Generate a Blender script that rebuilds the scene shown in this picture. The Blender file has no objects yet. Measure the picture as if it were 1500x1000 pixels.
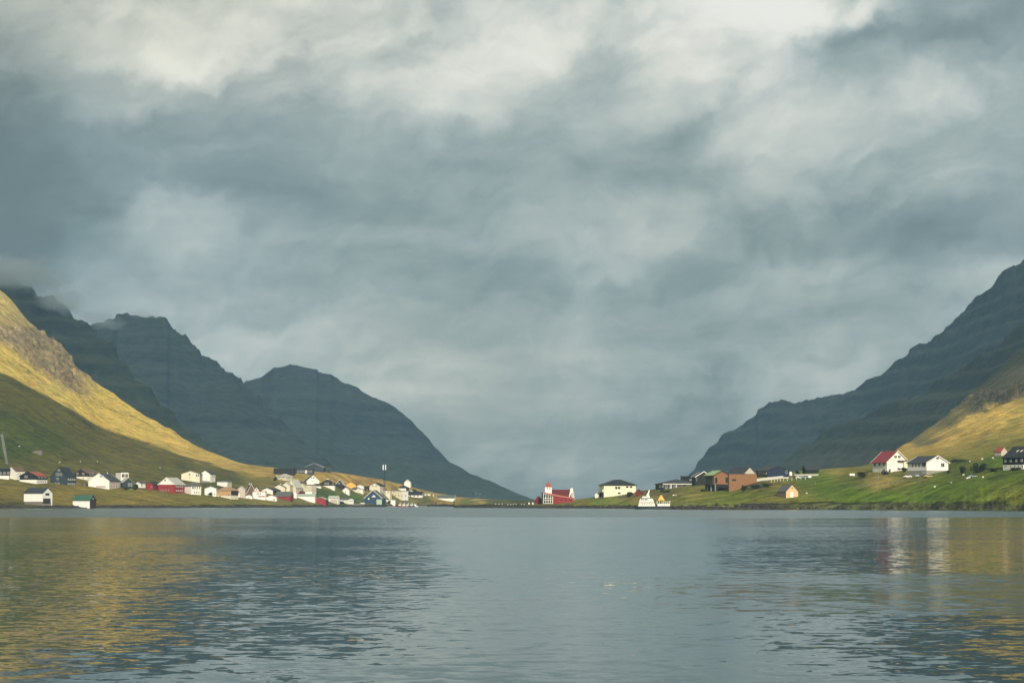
import bpy, bmesh, math, random
import numpy as np
from mathutils import Vector, Matrix
random.seed(7); rng = np.random.default_rng(11)
scene = bpy.context.scene
C = scene.collection
R = math.radians

# ---------------------------------------------------------------- camera
F = 2900.0                       # focal length in photo pixels (photo 1500 wide)
CAM_H = 3.5
PITCH = math.atan(236.0 / F)     # horizon sits at row 736
cp_, sp_ = math.cos(PITCH), math.sin(PITCH)
cam_d = bpy.data.cameras.new('camera'); cam = bpy.data.objects.new('camera', cam_d); C.objects.link(cam)
cam.location = (0, 0, CAM_H); cam.rotation_euler = (R(90) + PITCH, 0, 0)
cam_d.sensor_width = 36; cam_d.lens = 36 * F / 1500
cam_d.clip_start = 0.5; cam_d.clip_end = 60000
scene.camera = cam
scene.view_settings.view_transform = 'Standard'; scene.view_settings.look = 'None'
scene.view_settings.exposure = 0.35; scene.view_settings.gamma = 1.0
scene.render.engine = 'CYCLES'
scene.cycles.max_bounces = 5; scene.cycles.volume_bounces = 2
scene.cycles.use_denoising = True; scene.cycles.denoiser = 'OPENIMAGEDENOISE'; scene.cycles.denoising_input_passes = 'RGB_ALBEDO_NORMAL'; scene.cycles.denoising_prefilter = 'ACCURATE'
scene.cycles.caustics_reflective = False; scene.cycles.caustics_refractive = False

def pt(px, py, y):
    "world point at depth y that the photo shows at pixel px, py"
    a = (px - 750) / F; b = (500 - py) / F
    s = y / (cp_ - b * sp_)
    return Vector((a * s, y, CAM_H + s * (sp_ + b * cp_)))
def az(px, py):
    p = pt(px, py, 1.0); return p.x

# ---------------------------------------------------------------- sun
SUN_EL, SUN_AZ = 27.0, 14.0      # azimuth: degrees to the right of straight behind the camera
sun_d = bpy.data.lights.new('sun', 'SUN'); sun = bpy.data.objects.new('sun', sun_d); C.objects.link(sun)
sun_d.energy = 4.6; sun_d.angle = R(0.6); sun_d.color = (1.0, 0.90, 0.74)
sv = Vector((math.sin(R(SUN_AZ)) * math.cos(R(SUN_EL)), -math.cos(R(SUN_AZ)) * math.cos(R(SUN_EL)), math.sin(R(SUN_EL))))
sun.rotation_euler = sv.to_track_quat('Z', 'Y').to_euler()
sun.location = sv * 400

# ---------------------------------------------------------------- node helper
class NT:
    def __init__(s, nt): s.t = nt; s.n = nt.nodes; s.l = nt.links
    def new(s, typ, ins=None, **props):
        n = s.n.new(typ)
        for k, v in props.items(): setattr(n, k, v)
        for k, v in (ins or {}).items():
            sock = n.inputs[k]
            if isinstance(v, bpy.types.NodeSocket): s.l.new(v, sock)
            else: sock.default_value = v
        return n
    def math(s, op, a, b=0.0, c=0.0, clamp=False):
        n = s.n.new('ShaderNodeMath'); n.operation = op; n.use_clamp = clamp
        for i, v in enumerate((a, b, c)):
            if isinstance(v, bpy.types.NodeSocket): s.l.new(v, n.inputs[i])
            else: n.inputs[i].default_value = v
        return n.outputs[0]
    def vmath(s, op, a, b=None, scale=None):
        n = s.n.new('ShaderNodeVectorMath'); n.operation = op
        for i, v in enumerate((a, b)):
            if v is None: continue
            if isinstance(v, bpy.types.NodeSocket): s.l.new(v, n.inputs[i])
            else: n.inputs[i].default_value = v
        if scale is not None:
            if isinstance(scale, bpy.types.NodeSocket): s.l.new(scale, n.inputs['Scale'])
            else: n.inputs['Scale'].default_value = scale
        return n.outputs[0]
    def mix(s, f, a, b, typ='RGBA', blend='MIX'):
        n = s.n.new('ShaderNodeMix'); n.data_type = typ
        if typ == 'RGBA': n.blend_type = blend; ia, ib, o = 6, 7, 2
        else: ia, ib, o = 2, 3, 0
        for i, v in ((0, f), (ia, a), (ib, b)):
            if isinstance(v, bpy.types.NodeSocket): s.l.new(v, n.inputs[i])
            else: n.inputs[i].default_value = v
        return n.outputs[o]
    def mapr(s, v, a, b, c=0.0, d=1.0, smooth=False):
        n = s.n.new('ShaderNodeMapRange'); n.interpolation_type = 'SMOOTHSTEP' if smooth else 'LINEAR'
        for i, x in enumerate((v, a, b, c, d)):
            if isinstance(x, bpy.types.NodeSocket): s.l.new(x, n.inputs[i])
            else: n.inputs[i].default_value = x
        return n.outputs[0]
    def noise(s, vec, scale, detail=4, rough=0.55, dist=0.0, out=0):
        n = s.new('ShaderNodeTexNoise', {'Vector': vec, 'Scale': scale, 'Detail': detail, 'Roughness': rough, 'Distortion': dist})
        return n.outputs[out]
def lin(c):
    c = c / 255.0
    return c / 12.92 if c <= 0.04045 else ((c + 0.055) / 1.055) ** 2.4
def rgb(r, g, b): return (lin(r), lin(g), lin(b), 1.0)

# ---------------------------------------------------------------- world: sky with cloud cover
world = bpy.data.worlds.new('World'); scene.world = world; world.use_nodes = True
world.node_tree.nodes.clear()
W = NT(world.node_tree)
sky = W.new('ShaderNodeTexSky', sky_type='NISHITA', sun_disc=False)
sky.sun_elevation = R(SUN_EL); sky.sun_rotation = R(180 - SUN_AZ)
sky.air_density = 1.2; sky.dust_density = 2.0
bg_sky = W.new('ShaderNodeBackground', {'Color': sky.outputs[0], 'Strength': 0.08})
tc = W.new('ShaderNodeTexCoord').outputs['Generated']
D = W.vmath('NORMALIZE', tc)
# gentle warp so cloud edges fray
wn = W.noise(D, 9.0, 5, 0.6, 0.3, out=1)
wn2 = W.noise(D, 34.0, 4, 0.6, 0.2, out=1)
off = W.vmath('SCALE', W.vmath('SUBTRACT', wn, (0.5, 0.5, 0.5)), scale=0.034)
off2 = W.vmath('SCALE', W.vmath('SUBTRACT', wn2, (0.5, 0.5, 0.5)), scale=0.024)
Dw = W.vmath('ADD', W.vmath('ADD', D, off), off2)
sx = W.new('ShaderNodeSeparateXYZ', {0: Dw})
U = W.math('ARCTAN2', sx.outputs[0], sx.outputs[1])
V = W.math('ARCSINE', sx.outputs[2])
fac = W.mapr(U, -0.30, 0.30)
# brightness of the cover: rows by elevation (photo row), columns by azimuth
SKYX = [0, 125, 250, 375, 500, 625, 750, 875, 1000, 1125, 1250, 1375, 1500]
SKY = {
 -60: [165, 172, 178, 180, 182, 185, 188, 190, 205, 205, 175, 146, 146],
 10:  [168, 180, 172, 178, 184, 192, 194, 202, 206, 232, 204, 148, 140],
 55:  [158, 182, 182, 198, 200, 194, 194, 186, 210, 196, 144, 138, 142],
 100: [148, 178, 212, 188, 182, 188, 186, 158, 196, 200, 142, 158, 158],
 150: [134, 144, 160, 150, 160, 172, 162, 152, 166, 178, 164, 172, 154],
 205: [124, 132, 140, 142, 146, 150, 148, 152, 134, 172, 164, 152, 148],
 255: [116, 130, 138, 136, 142, 148, 150, 142, 136, 160, 158, 156, 146],
 310: [112, 130, 158, 148, 134, 140, 150, 158, 160, 146, 148, 152, 142],
 355: [112, 134, 156, 148, 146, 150, 152, 176, 170, 140, 144, 144, 140],
 400: [118, 146, 152, 150, 152, 152, 148, 160, 148, 150, 172, 160, 170],
 450: [140, 160, 174, 158, 152, 154, 148, 152, 156, 160, 164, 162, 168],
 500: [150, 158, 164, 168, 166, 162, 154, 154, 158, 156, 158, 160, 160],
 560: [150, 158, 162, 164, 162, 156, 148, 152, 156, 152, 152, 155, 155],
 620: [146, 150, 154, 156, 154, 147, 140, 148, 144, 138, 142, 146, 146],
 680: [144, 146, 148, 148, 146, 142, 150, 154, 140, 136, 138, 142, 142],
 730: [144, 146, 148, 148, 144, 138, 136, 140, 138, 134, 138, 142, 142],
}
SKY_GAIN = 1.13
prev = None; prev_v = None
for py in sorted(SKY, reverse=True):
    rp = W.n.new('ShaderNodeValToRGB'); rp.color_ramp.interpolation = 'EASE'
    el = rp.color_ramp.elements
    pts_ = [((math.atan((x - 750) / F) + 0.30) / 0.60, lin(152 + (g - 152) * (1.5 if g < 152 else 0.88))) for x, g in zip(SKYX, SKY[py])]
    while len(el) < len(pts_): el.new(0.5)
    for e, (p, g) in zip(el, pts_): e.position = p
    for e, (p, g) in zip(el, pts_): e.position = p; e.color = (g, g, g, 1)
    W.l.new(fac, rp.inputs[0])
    v = math.atan((736 - py) / F)
    cur = rp.outputs[0]
    prev = cur if prev is None else W.mix(W.mapr(V, prev_v, v, smooth=True), prev, cur)
    prev_v = v
lum = prev
# away from the photographed part of the sky the cover evens out
zen = W.mapr(V, 0.27, 0.6, smooth=True)
lum = W.mix(zen, lum, (0.40, 0.40, 0.40, 1))
# wispy streaks with the perspective of a cloud deck
sD = W.new('ShaderNodeSeparateXYZ', {0: D})
zz = W.math('ADD', W.math('MAXIMUM', sD.outputs[2], 0.0), 0.10)
P = W.new('ShaderNodeCombineXYZ', {0: W.math('DIVIDE', sD.outputs[0], zz), 1: W.math('DIVIDE', sD.outputs[1], zz), 2: 0.3}).outputs[0]
n1 = W.noise(P, 1.5, 7, 0.60, 0.5)
n2 = W.noise(P, 5.5, 6, 0.62, 0.6)
ca, sa = math.cos(R(14)), math.sin(R(14))
ud = W.math('ADD', W.math('MULTIPLY', U, ca), W.math('MULTIPLY', V, sa)); vd = W.math('SUBTRACT', W.math('MULTIPLY', V, ca), W.math('MULTIPLY', U, sa))
Q = W.new('ShaderNodeCombineXYZ', {0: W.math('MULTIPLY', ud, 10.0), 1: W.math('MULTIPLY', vd, 19.0), 2: 0.7}).outputs[0]
n3 = W.noise(Q, 1.25, 7, 0.54, 0.5)
n4 = W.noise(Q, 3.4, 6, 0.58, 0.3)
det = W.math('ADD', W.math('MULTIPLY', W.math('SUBTRACT', n1, 0.5), 0.60), W.math('MULTIPLY', W.math('SUBTRACT', n3, 0.5), 1.55))
det = W.math('ADD', det, W.math('MULTIPLY', W.math('SUBTRACT', n4, 0.5), 0.52))
det = W.math('ADD', 1.0, det)
lum = W.math('MULTIPLY', W.math('MULTIPLY', lum, det), SKY_GAIN)
lum = W.math('SMOOTH_MIN', W.math('MAXIMUM', lum, 0.14), 0.72, 0.2)
hi = W.mapr(lum, 0.22, 0.62)
warm = W.math('MULTIPLY', W.mapr(U, 0.10, -0.15, smooth=True), W.mapr(V, 0.17, 0.24, smooth=True))
tint = W.mix(hi, (0.76, 0.98, 1.03, 1), (1.03, 1.03, 0.96, 1))
tint = W.mix(W.math('MULTIPLY', warm, 0.55), tint, (1.02, 0.99, 0.84, 1))
tint = W.mix(W.mapr(W.noise(D, 5.0, 2), 0.35, 0.7), tint, W.mix(1.0, tint, (1.03, 1.0, 0.93, 1), blend='MULTIPLY'))
ccol = W.vmath('SCALE', tint, scale=lum)
bg_cloud = W.new('ShaderNodeBackground', {'Color': ccol, 'Strength': 1.0})
cover = W.mapr(W.noise(P, 0.8, 3), 0.72, 0.95, 0.97, 0.75)
ms = W.new('ShaderNodeMixShader', {0: cover, 1: bg_sky.outputs[0], 2: bg_cloud.outputs[0]})
W.new('ShaderNodeOutputWorld', {0: ms.outputs[0]})

# ---------------------------------------------------------------- object helpers
def tag(o, label=None, cat=None, group=None, kind=None):
    if label: o['label'] = label
    if cat: o['category'] = cat
    if group: o['group'] = group
    if kind: o['kind'] = kind
    return o
def empty(name, label, cat, loc=(0, 0, 0), rz=0.0, group=None):
    o = bpy.data.objects.new(name, None); C.objects.link(o)
    o.location = loc; o.rotation_euler = (0, 0, rz); o.empty_display_size = 0.5
    return tag(o, label, cat, group)
class MB:
    def __init__(s): s.v = []; s.f = []; s.m = []
    def add(s, vs, fs, mi=0):
        n = len(s.v); s.v += [tuple(v) for v in vs]; s.f += [tuple(i + n for i in f) for f in fs]; s.m += [mi] * len(fs); return s
    def box(s, x0, x1, y0, y1, z0, z1, mi=0):
        vs = [(x, y, z) for z in (z0, z1) for x, y in ((x0, y0), (x1, y0), (x1, y1), (x0, y1))]
        return s.add(vs, [(3, 2, 1, 0), (4, 5, 6, 7), (0, 1, 5, 4), (1, 2, 6, 5), (2, 3, 7, 6), (3, 0, 4, 7)], mi)
    def prism(s, poly, p0, p1, mi=0):
        "poly: list of Vectors; extruded by vector p1 (p0 = base offset)"
        n = len(poly); a = [Vector(p) + Vector(p0) for p in poly]; b = [v + Vector(p1) for v in a]
        return s.add(a + b, [tuple(range(n))[::-1], tuple(range(n, 2 * n))] + [(i, (i + 1) % n, n + (i + 1) % n, n + i) for i in range(n)], mi)
    def tube(s, a, b, r0, r1=None, n=8, mi=0):
        a = Vector(a); b = Vector(b); r1 = r0 if r1 is None else r1
        q = (b - a).to_track_quat('Z', 'Y')
        ra = [a + q @ Vector((r0 * math.cos(2 * math.pi * i / n), r0 * math.sin(2 * math.pi * i / n), 0)) for i in range(n)]
        rb = [b + q @ Vector((r1 * math.cos(2 * math.pi * i / n), r1 * math.sin(2 * math.pi * i / n), 0)) for i in range(n)]
        return s.add(ra + rb, [tuple(range(n))[::-1], tuple(range(n, 2 * n))] + [(i, (i + 1) % n, n + (i + 1) % n, n + i) for i in range(n)], mi)
    def mesh(s, name, mats):
        me = bpy.data.meshes.new(name); me.from_pydata(s.v, [], s.f)
        for m in mats: me.materials.append(m)
        if len(mats) > 1: me.polygons.foreach_set('material_index', s.m)
        bm = bmesh.new(); bm.from_mesh(me); bmesh.ops.recalc_face_normals(bm, faces=bm.faces); bm.to_mesh(me); bm.free()
        return me
    def build(s, name, mats, parent=None, loc=None):
        if not isinstance(mats, (list, tuple)): mats = [mats]
        o = bpy.data.objects.new(name, s.mesh(name, mats)); C.objects.link(o)
        if parent is not None: o.parent = parent
        if loc is not None: o.location = loc
        return o

# ---------------------------------------------------------------- materials
MATS = {}
def mat(name, col, rough=0.75, var=0.18, scale=0.6, bump=0.0, stripes=0.0, spec=0.3, metal=0.0):
    "painted / boarded surface with uneven weathering"
    if name in MATS: return MATS[name]
    m = bpy.data.materials.new(name); m.use_nodes = True; m.node_tree.nodes.clear(); N = NT(m.node_tree)
    p = N.new('ShaderNodeTexCoord').outputs['Object']
    a = N.noise(p, scale, 5, 0.6); b = N.noise(N.vmath('MULTIPLY', p, (1.6, 1.6, 0.25)), scale * 2.5, 4, 0.6)
    k = N.math('ADD', N.math('MULTIPLY', N.mapr(a, 0.3, 0.7), 0.5), N.math('MULTIPLY', N.mapr(b, 0.3, 0.7), 0.5))
    dark = tuple(c * (1 - var * 1.3) for c in col[:3]) + (1,); lite = tuple(min(1, c * (1 + var * 0.35)) for c in col[:3]) + (1,)
    c = N.mix(k, dark, lite)
    bs = N.new('ShaderNodeBsdfPrincipled', {'Base Color': c, 'Roughness': rough, 'Metallic': metal, 'Specular IOR Level': spec})
    h = None
    if stripes:
        sp = N.new('ShaderNodeSeparateXYZ', {0: p})
        s1 = N.math('SINE', N.math('MULTIPLY', N.math('ADD', sp.outputs[0], sp.outputs[1]), 2 * math.pi / stripes))
        h = N.math('MULTIPLY', s1, 0.5)
        c2 = N.mix(N.mapr(s1, -1.0, -0.6, 0.28, 0.0), c, (col[0] * 0.5, col[1] * 0.5, col[2] * 0.5, 1))
        N.l.new(c2, bs.inputs['Base Color'])
    if bump or stripes:
        hh = a if h is None else h
        bp = N.new('ShaderNodeBump', {'Strength': 0.35 if stripes else bump, 'Distance': 0.04, 'Height': hh})
        N.l.new(bp.outputs[0], bs.inputs['Normal'])
    N.new('ShaderNodeOutputMaterial', {0: bs.outputs[0]})
    MATS[name] = m; return m
white = mat('white paint', (0.76, 0.74, 0.66), 0.7, 0.10, stripes=0.6)
bright = mat('bright white paint', (0.78, 0.77, 0.71), 0.65, 0.07, stripes=0.9)
cream = mat('cream render', (0.66, 0.62, 0.47), 0.85, 0.12)
yellowish = mat('pale yellow render', (0.74, 0.70, 0.50), 0.85, 0.10)
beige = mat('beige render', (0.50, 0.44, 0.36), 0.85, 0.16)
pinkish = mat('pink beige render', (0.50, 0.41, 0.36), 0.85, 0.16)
tan = mat('ochre timber', (0.52, 0.33, 0.15), 0.8, 0.2, stripes=0.5)
orange = mat('orange paint', (0.78, 0.42, 0.09), 0.7, 0.12, stripes=0.6)
brick = mat('larch cladding', (0.25, 0.125, 0.055), 0.8, 0.22, stripes=0.45)
hutpink = mat('peach render', (0.66, 0.44, 0.25), 0.85, 0.12)
hut_side = mat('shaded brown stone', (0.24, 0.17, 0.13), 0.9, 0.4, 2.0, bump=0.8)  # brown-grey hut side, with its shade against the gable painted in
red = mat('red paint', (0.27, 0.026, 0.030), 0.75, 0.2, stripes=0.5)
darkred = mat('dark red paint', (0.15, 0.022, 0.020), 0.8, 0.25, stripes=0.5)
maroon = mat('tarred red boards', (0.055, 0.013, 0.010), 0.8, 0.3, stripes=0.4)
navy = mat('navy boards', (0.010, 0.020, 0.050), 0.7, 0.2, stripes=0.5)
slateblue = mat('slate blue boards', (0.028, 0.045, 0.060), 0.75, 0.2, stripes=0.5)
boatblue = mat('blue corrugated sheet', (0.030, 0.065, 0.115), 0.6, 0.2, stripes=0.8)
black = mat('black tarred boards', (0.012, 0.012, 0.014), 0.75, 0.3, stripes=0.4)
brown = mat('dark brown boards', (0.030, 0.018, 0.014), 0.75, 0.3, stripes=0.4)
green_dk = mat('dark green grey boards', (0.030, 0.045, 0.042), 0.75, 0.25, stripes=0.5)
concrete = mat('concrete', (0.30, 0.29, 0.25), 0.9, 0.3, 1.2, bump=0.5)
stone = mat('field stone', (0.20, 0.18, 0.15), 0.9, 0.45, 2.5, bump=0.9)
r_slate = mat('slate roofing', (0.035, 0.038, 0.045), 0.6, 0.3, 1.0, stripes=0.35)
r_black = mat('black roofing', (0.016, 0.018, 0.022), 0.6, 0.3, 1.0, stripes=0.35)
r_grey = mat('grey roofing', (0.10, 0.105, 0.10), 0.6, 0.25, 1.0, stripes=0.5)
r_lgrey = mat('light grey roofing', (0.42, 0.41, 0.36), 0.6, 0.18, 1.0, stripes=0.5)
r_brown = mat('brown roofing', (0.13, 0.085, 0.06), 0.7, 0.3, 1.0, stripes=0.35)
r_red = mat('red roofing', (0.23, 0.020, 0.028), 0.55, 0.2, 1.0, stripes=0.5)
r_orange = mat('orange red roofing', (0.32, 0.07, 0.035), 0.6, 0.25, 1.0, stripes=0.5)
r_dred = mat('dark red roofing', (0.12, 0.016, 0.016), 0.6, 0.3, 1.0, stripes=0.5)
r_pink = mat('faded red sheet roofing', (0.42, 0.13, 0.11), 0.5, 0.2, 1.0, stripes=0.6)
r_green = mat('green sheet roofing', (0.04, 0.105, 0.07), 0.6, 0.2, 1.0, stripes=0.5)
r_lgreen = mat('pale green roofing', (0.27, 0.40, 0.18), 0.6, 0.15, 1.0, stripes=0.6)
r_pgreen = mat('grey green roofing', (0.36, 0.42, 0.34), 0.6, 0.15, 1.0, stripes=0.6)
r_tan = mat('tan roofing', (0.35, 0.22, 0.12), 0.7, 0.2, 1.0, stripes=0.5)
trimw = mat('white trim', (0.78, 0.76, 0.68), 0.6, 0.05)
ldoor = mat('pale green door', (0.42, 0.52, 0.42), 0.6, 0.1, stripes=0.4)
ddoor = mat('dark door', (0.04, 0.035, 0.03), 0.6, 0.2)
steel = mat('galvanised steel', (0.30, 0.32, 0.33), 0.45, 0.2, metal=0.4)
dsteel = mat('dark steel', (0.06, 0.07, 0.08), 0.5, 0.2, metal=0.4)
wood = mat('weathered wood', (0.16, 0.12, 0.08), 0.85, 0.3)
def glass_mat():
    m = bpy.data.materials.new('window glass'); m.use_nodes = True
    b = m.node_tree.nodes['Principled BSDF']
    b.inputs['Base Color'].default_value = (0.015, 0.02, 0.025, 1); b.inputs['Roughness'].default_value = 0.12
    return m
glass = glass_mat()

# ---------------------------------------------------------------- numpy noise
def _h(ix, iy, seed):
    n = (ix * 374761393 + iy * 668265263 + seed * 1442695041) & 0xFFFFFFFF
    n = ((n ^ (n >> 13)) * 1274126177) & 0xFFFFFFFF
    return ((n ^ (n >> 16)) & 0xFFFF) / 65535.0
def vnoise(x, y, seed=0):
    x0 = np.floor(x).astype(np.int64); y0 = np.floor(y).astype(np.int64); fx = x - x0; fy = y - y0
    fx = fx * fx * fx * (fx * (fx * 6 - 15) + 10); fy = fy * fy * fy * (fy * (fy * 6 - 15) + 10)
    return ((_h(x0, y0, seed) * (1 - fx) + _h(x0 + 1, y0, seed) * fx) * (1 - fy)
            + (_h(x0, y0 + 1, seed) * (1 - fx) + _h(x0 + 1, y0 + 1, seed) * fx) * fy) * 2 - 1
def fbm(x, y, oct=5, seed=0, gain=0.5):
    t = 0; a = 1.0; s = 0
    for i in range(oct):
        t = t + a * vnoise(x * 2 ** i + i * 17.3, y * 2 ** i - i * 9.1, seed + i); s += a; a *= gain
    return t / s
def smooth(a, b, x):
    t = np.clip((x - a) / (b - a), 0, 1); return t * t * (3 - 2 * t)

# ---------------------------------------------------------------- terrain: the land round the bay
# columns: photo x -> [(photo y, depth in m)] from shoreline to skyline
COLS = {
 -420: [(745.5, 1100), (741, 1112), (700, 1270), (640, 1400), (430, 1750), (330, 2000), (150, 2400)],
 -150: [(745, 1150), (740.5, 1165), (716, 1260), (700, 1340), (665, 1450), (480, 1750), (430, 1850), (330, 2300)],
 0: [(744.6, 1180), (740.5, 1194), (717, 1290), (701, 1370), (670, 1470), (545, 1760), (520, 1860), (422, 2320)],
 60: [(744.3, 1205), (740, 1218), (718, 1310), (704, 1400), (672, 1500), (577, 1760), (556, 1870), (490, 2260)],
 150: [(743.9, 1260), (740, 1272), (716, 1390), (700, 1460), (676, 1560), (625, 1760), (608, 1880), (566, 2150)],
 200: [(743.8, 1295), (739.5, 1307), (718, 1400), (700, 1480), (680, 1580), (645, 1760), (633, 1860), (600, 2060)],
 290: [(743.4, 1340), (739, 1352), (725, 1430), (705, 1530), (690, 1610), (676, 1710), (667, 1800), (653, 1930)],
 350: [(743.1, 1400), (739.5, 1410), (730, 1460), (712, 1560), (700, 1640), (690, 1710), (684, 1800), (678.5, 1860)],
 420: [(743, 1450), (740, 1460), (733, 1500), (721, 1570), (705, 1660), (697, 1710), (692.5, 1760), (687, 1800)],
 480: [(742.6, 1560), (740, 1568), (735, 1600), (723, 1650), (714, 1690), (704, 1740), (693, 1800), (690, 1840)],
 532: [(741.9, 1640), (740.2, 1655), (739.2, 1700), (733, 1745), (724, 1780), (716, 1820), (706, 1870), (698, 1900)],
 560: [(741.6, 1690), (739.8, 1696), (739.2, 1715), (734, 1745), (725, 1785), (715, 1830), (707, 1880), (702, 1930)],
 580: [(741.3, 1800), (739.2, 1806), (736, 1822), (729, 1880), (722, 1940), (717, 1975), (712, 2005), (707, 2030)],
 600: [(741.2, 1900), (739, 1908), (734, 1925), (728, 1950), (722, 1980), (717, 2010), (714, 2040), (711.5, 2080)],
 622: [(741.2, 1900), (738.5, 1906), (734, 1916), (729.5, 1934), (727.5, 1955), (724, 2000), (721, 2040), (718, 2100)],
 641: [(741.2, 1900), (738, 1905), (734, 1914), (730.5, 1926), (730.5, 1945), (727, 2000), (724.5, 2040), (722.5, 2100)],
 653: [(741.3, 1880), (740, 1886), (737.5, 1896), (734.5, 1912), (734.5, 1935), (730, 2000), (725.5, 2050), (724, 2110)],
 663: [(741.4, 1860), (740.8, 1868), (740.2, 1880), (739.6, 1900), (739.2, 1935), (735, 2000), (727, 2050), (726, 2120)],
 666: [(743.5, 1353), (742.6, 1360), (741.8, 1380), (741.2, 1440), (740.6, 1600), (739.6, 1800), (733, 1970), (727.2, 2120)],
 682: [(743.6, 1350), (742, 1357), (739.5, 1376), (736.5, 1430), (735, 1550), (732, 1750), (729.5, 1950), (728.4, 2120)],
 700: [(743.7, 1345), (742, 1352), (739, 1370), (735.5, 1420), (734, 1500), (732.5, 1700), (731, 1900), (730, 2120)],
 735: [(743.9, 1320), (741.5, 1328), (738, 1345), (735, 1390), (734.3, 1450), (733.8, 1600), (733, 1800), (732.3, 2000)],
 775: [(744, 1270), (740.5, 1280), (738, 1292), (735, 1340), (734.2, 1400), (733.8, 1500), (733.4, 1700), (733, 1900)],
 805: [(744.1, 1265), (740.5, 1276), (738.5, 1290), (736.5, 1310), (735, 1360), (734.2, 1420), (733.8, 1500), (733.6, 1600)],
 840: [(744.2, 1250), (740.5, 1260), (738, 1268), (734.5, 1290), (733, 1330), (732.4, 1380), (732, 1430), (731.5, 1500)],
 870: [(744.3, 1223), (740.2, 1232), (737, 1238), (733, 1255), (730, 1280), (728.5, 1310), (728, 1360), (727.4, 1400)],
 900: [(744.5, 1195), (740.5, 1203), (735, 1222), (731, 1240), (728.5, 1260), (725, 1310), (724, 1350), (723.6, 1400)],
 935: [(744.8, 1150), (741, 1158), (735, 1180), (729, 1210), (724.5, 1245), (720, 1290), (719, 1330), (718.6, 1380)],
 965: [(745.5, 1070), (741.5, 1078), (735, 1100), (727, 1135), (720, 1180), (716.5, 1220), (716, 1260), (715.5, 1320)],
 1000: [(746, 1020), (741.5, 1027), (736, 1045), (727, 1085), (720, 1125), (715.5, 1160), (713, 1200), (711, 1260)],
 1040: [(746, 1012), (742, 1018), (736, 1036), (728, 1066), (721, 1100), (713, 1150), (709, 1190), (706, 1260)],
 1075: [(746, 1008), (741.5, 1014), (736, 1032), (727, 1062), (719.5, 1095), (706, 1150), (698, 1190), (695.5, 1260)],
 1110: [(746, 1004), (741, 1011), (735, 1024), (722, 1048), (712, 1068), (705.5, 1085), (697, 1150), (694, 1260)],
 1150: [(746, 997), (740, 1005), (734, 1016), (727, 1034), (715, 1075), (705, 1120), (696, 1170), (692, 1280)],
 1200: [(746.3, 985), (740, 992), (734, 1002), (722, 1040), (710, 1080), (700, 1120), (693, 1165), (687.5, 1330)],
 1245: [(746.5, 968), (740, 975), (733, 986), (716, 1022), (705, 1055), (697, 1090), (690, 1150), (683.5, 1380)],
 1280: [(746.7, 950), (739, 958), (730, 972), (715, 1005), (703, 1045), (693, 1090), (686, 1160), (679.5, 1420)],
 1310: [(746.8, 940), (737.5, 948), (728, 965), (712, 1000), (701, 1035), (692, 1080), (680, 1200), (663, 1600)],
 1340: [(747, 925), (736, 934), (726, 950), (710, 985), (699, 1020), (690, 1070), (672, 1220), (649, 1700), (640, 1900)],
 1390: [(747.3, 895), (735, 905), (725, 920), (707, 957), (694, 1000), (682, 1060), (663, 1220), (625, 1750), (606, 2050)],
 1450: [(747.7, 867), (732, 877), (722, 890), (704, 925), (690, 965), (672, 1040), (652, 1180), (603, 1750), (588, 1800), (555, 2300)],
 1500: [(748, 846), (731, 856), (720, 868), (702, 905), (687, 945), (668, 1030), (645, 1180), (584, 1750), (570, 1795), (505, 2500)],
 1650: [(748.5, 800), (728, 812), (715, 825), (695, 865), (675, 910), (655, 990), (620, 1150), (535, 1700), (515, 1760), (420, 2500)],
 1950: [(749, 760), (720, 775), (700, 800), (670, 850), (640, 910), (600, 990), (540, 1150), (400, 1650), (380, 1700), (250, 2400)],
}
T = np.concatenate([np.linspace(0, 0.06, 26)[:-1], 0.06 + 0.94 * np.linspace(0, 1, 215) ** 1.25])
ks = sorted(COLS); Ak = []; Zk = []; R0 = []; R1 = []
for k in ks:
    P3 = [pt(k, y, r) for y, r in COLS[k]]
    r = np.array([p.y for p in P3]); z = np.array([p.z for p in P3]); a = np.array([p.x / p.y for p in P3])
    z[0] = -0.12; t = (r - r[0]) / (r[-1] - r[0])
    Zk.append(np.interp(T, t, z)); Ak.append(np.interp(T, t, a)); R0.append(r[0]); R1.append(r[-1])
Ak = np.array(Ak); Zk = np.array(Zk); R0 = np.array(R0); R1 = np.array(R1)
GA = np.linspace(az(-400, 736), az(1900, 736), 1300)
Z = np.zeros((len(T), len(GA)))
for i in range(len(T)): Z[i] = np.interp(GA, Ak[:, i], Zk[:, i])
gR0 = np.interp(GA, Ak[:, 0], R0); gR1 = np.interp(GA, Ak[:, -1], R1)
def sm(a, n, axis=-1):
    k = np.hanning(n + 2)[1:-1]; k /= k.sum()
    pad = [(0, 0)] * a.ndim; pad[axis] = (n // 2, n // 2)
    b = np.pad(a, pad, mode='edge')
    return np.apply_along_axis(lambda v: np.convolve(v, k, 'valid'), axis, b)
spit = np.searchsorted(GA, az(664.5, 740))
def sm_split(a, n):
    return np.concatenate([sm(a[..., :spit], n), sm(a[..., spit:], n)], axis=-1)
Z = sm_split(Z, 25); gR0 = sm_split(gR0, 25)
# shoreline wiggle
wig = fbm(GA * 150, GA * 0 + 3.3, 4, 5) * 7.0
Y = gR0[None, :] + T[:, None] * (gR1 - gR0)[None, :] + wig[None, :] * (1 - smooth(0, .06, T))[:, None]
gR0 = gR0 + wig
X = Y * GA[None, :]
TT = T[:, None] + 0 * X
bank = smooth(0.0, 0.02, TT) * (1 - smooth(0.03, 0.09, TT))
hill = smooth(25, 90, Z)
Z = Z + smooth(0.0, 0.05, TT) * fbm(X / 60, Y / 60, 5, 2) * (0.7 + 4.0 * hill)
Z = Z + bank * fbm(X / 9, Y / 9, 5, 9) * 0.9
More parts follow.
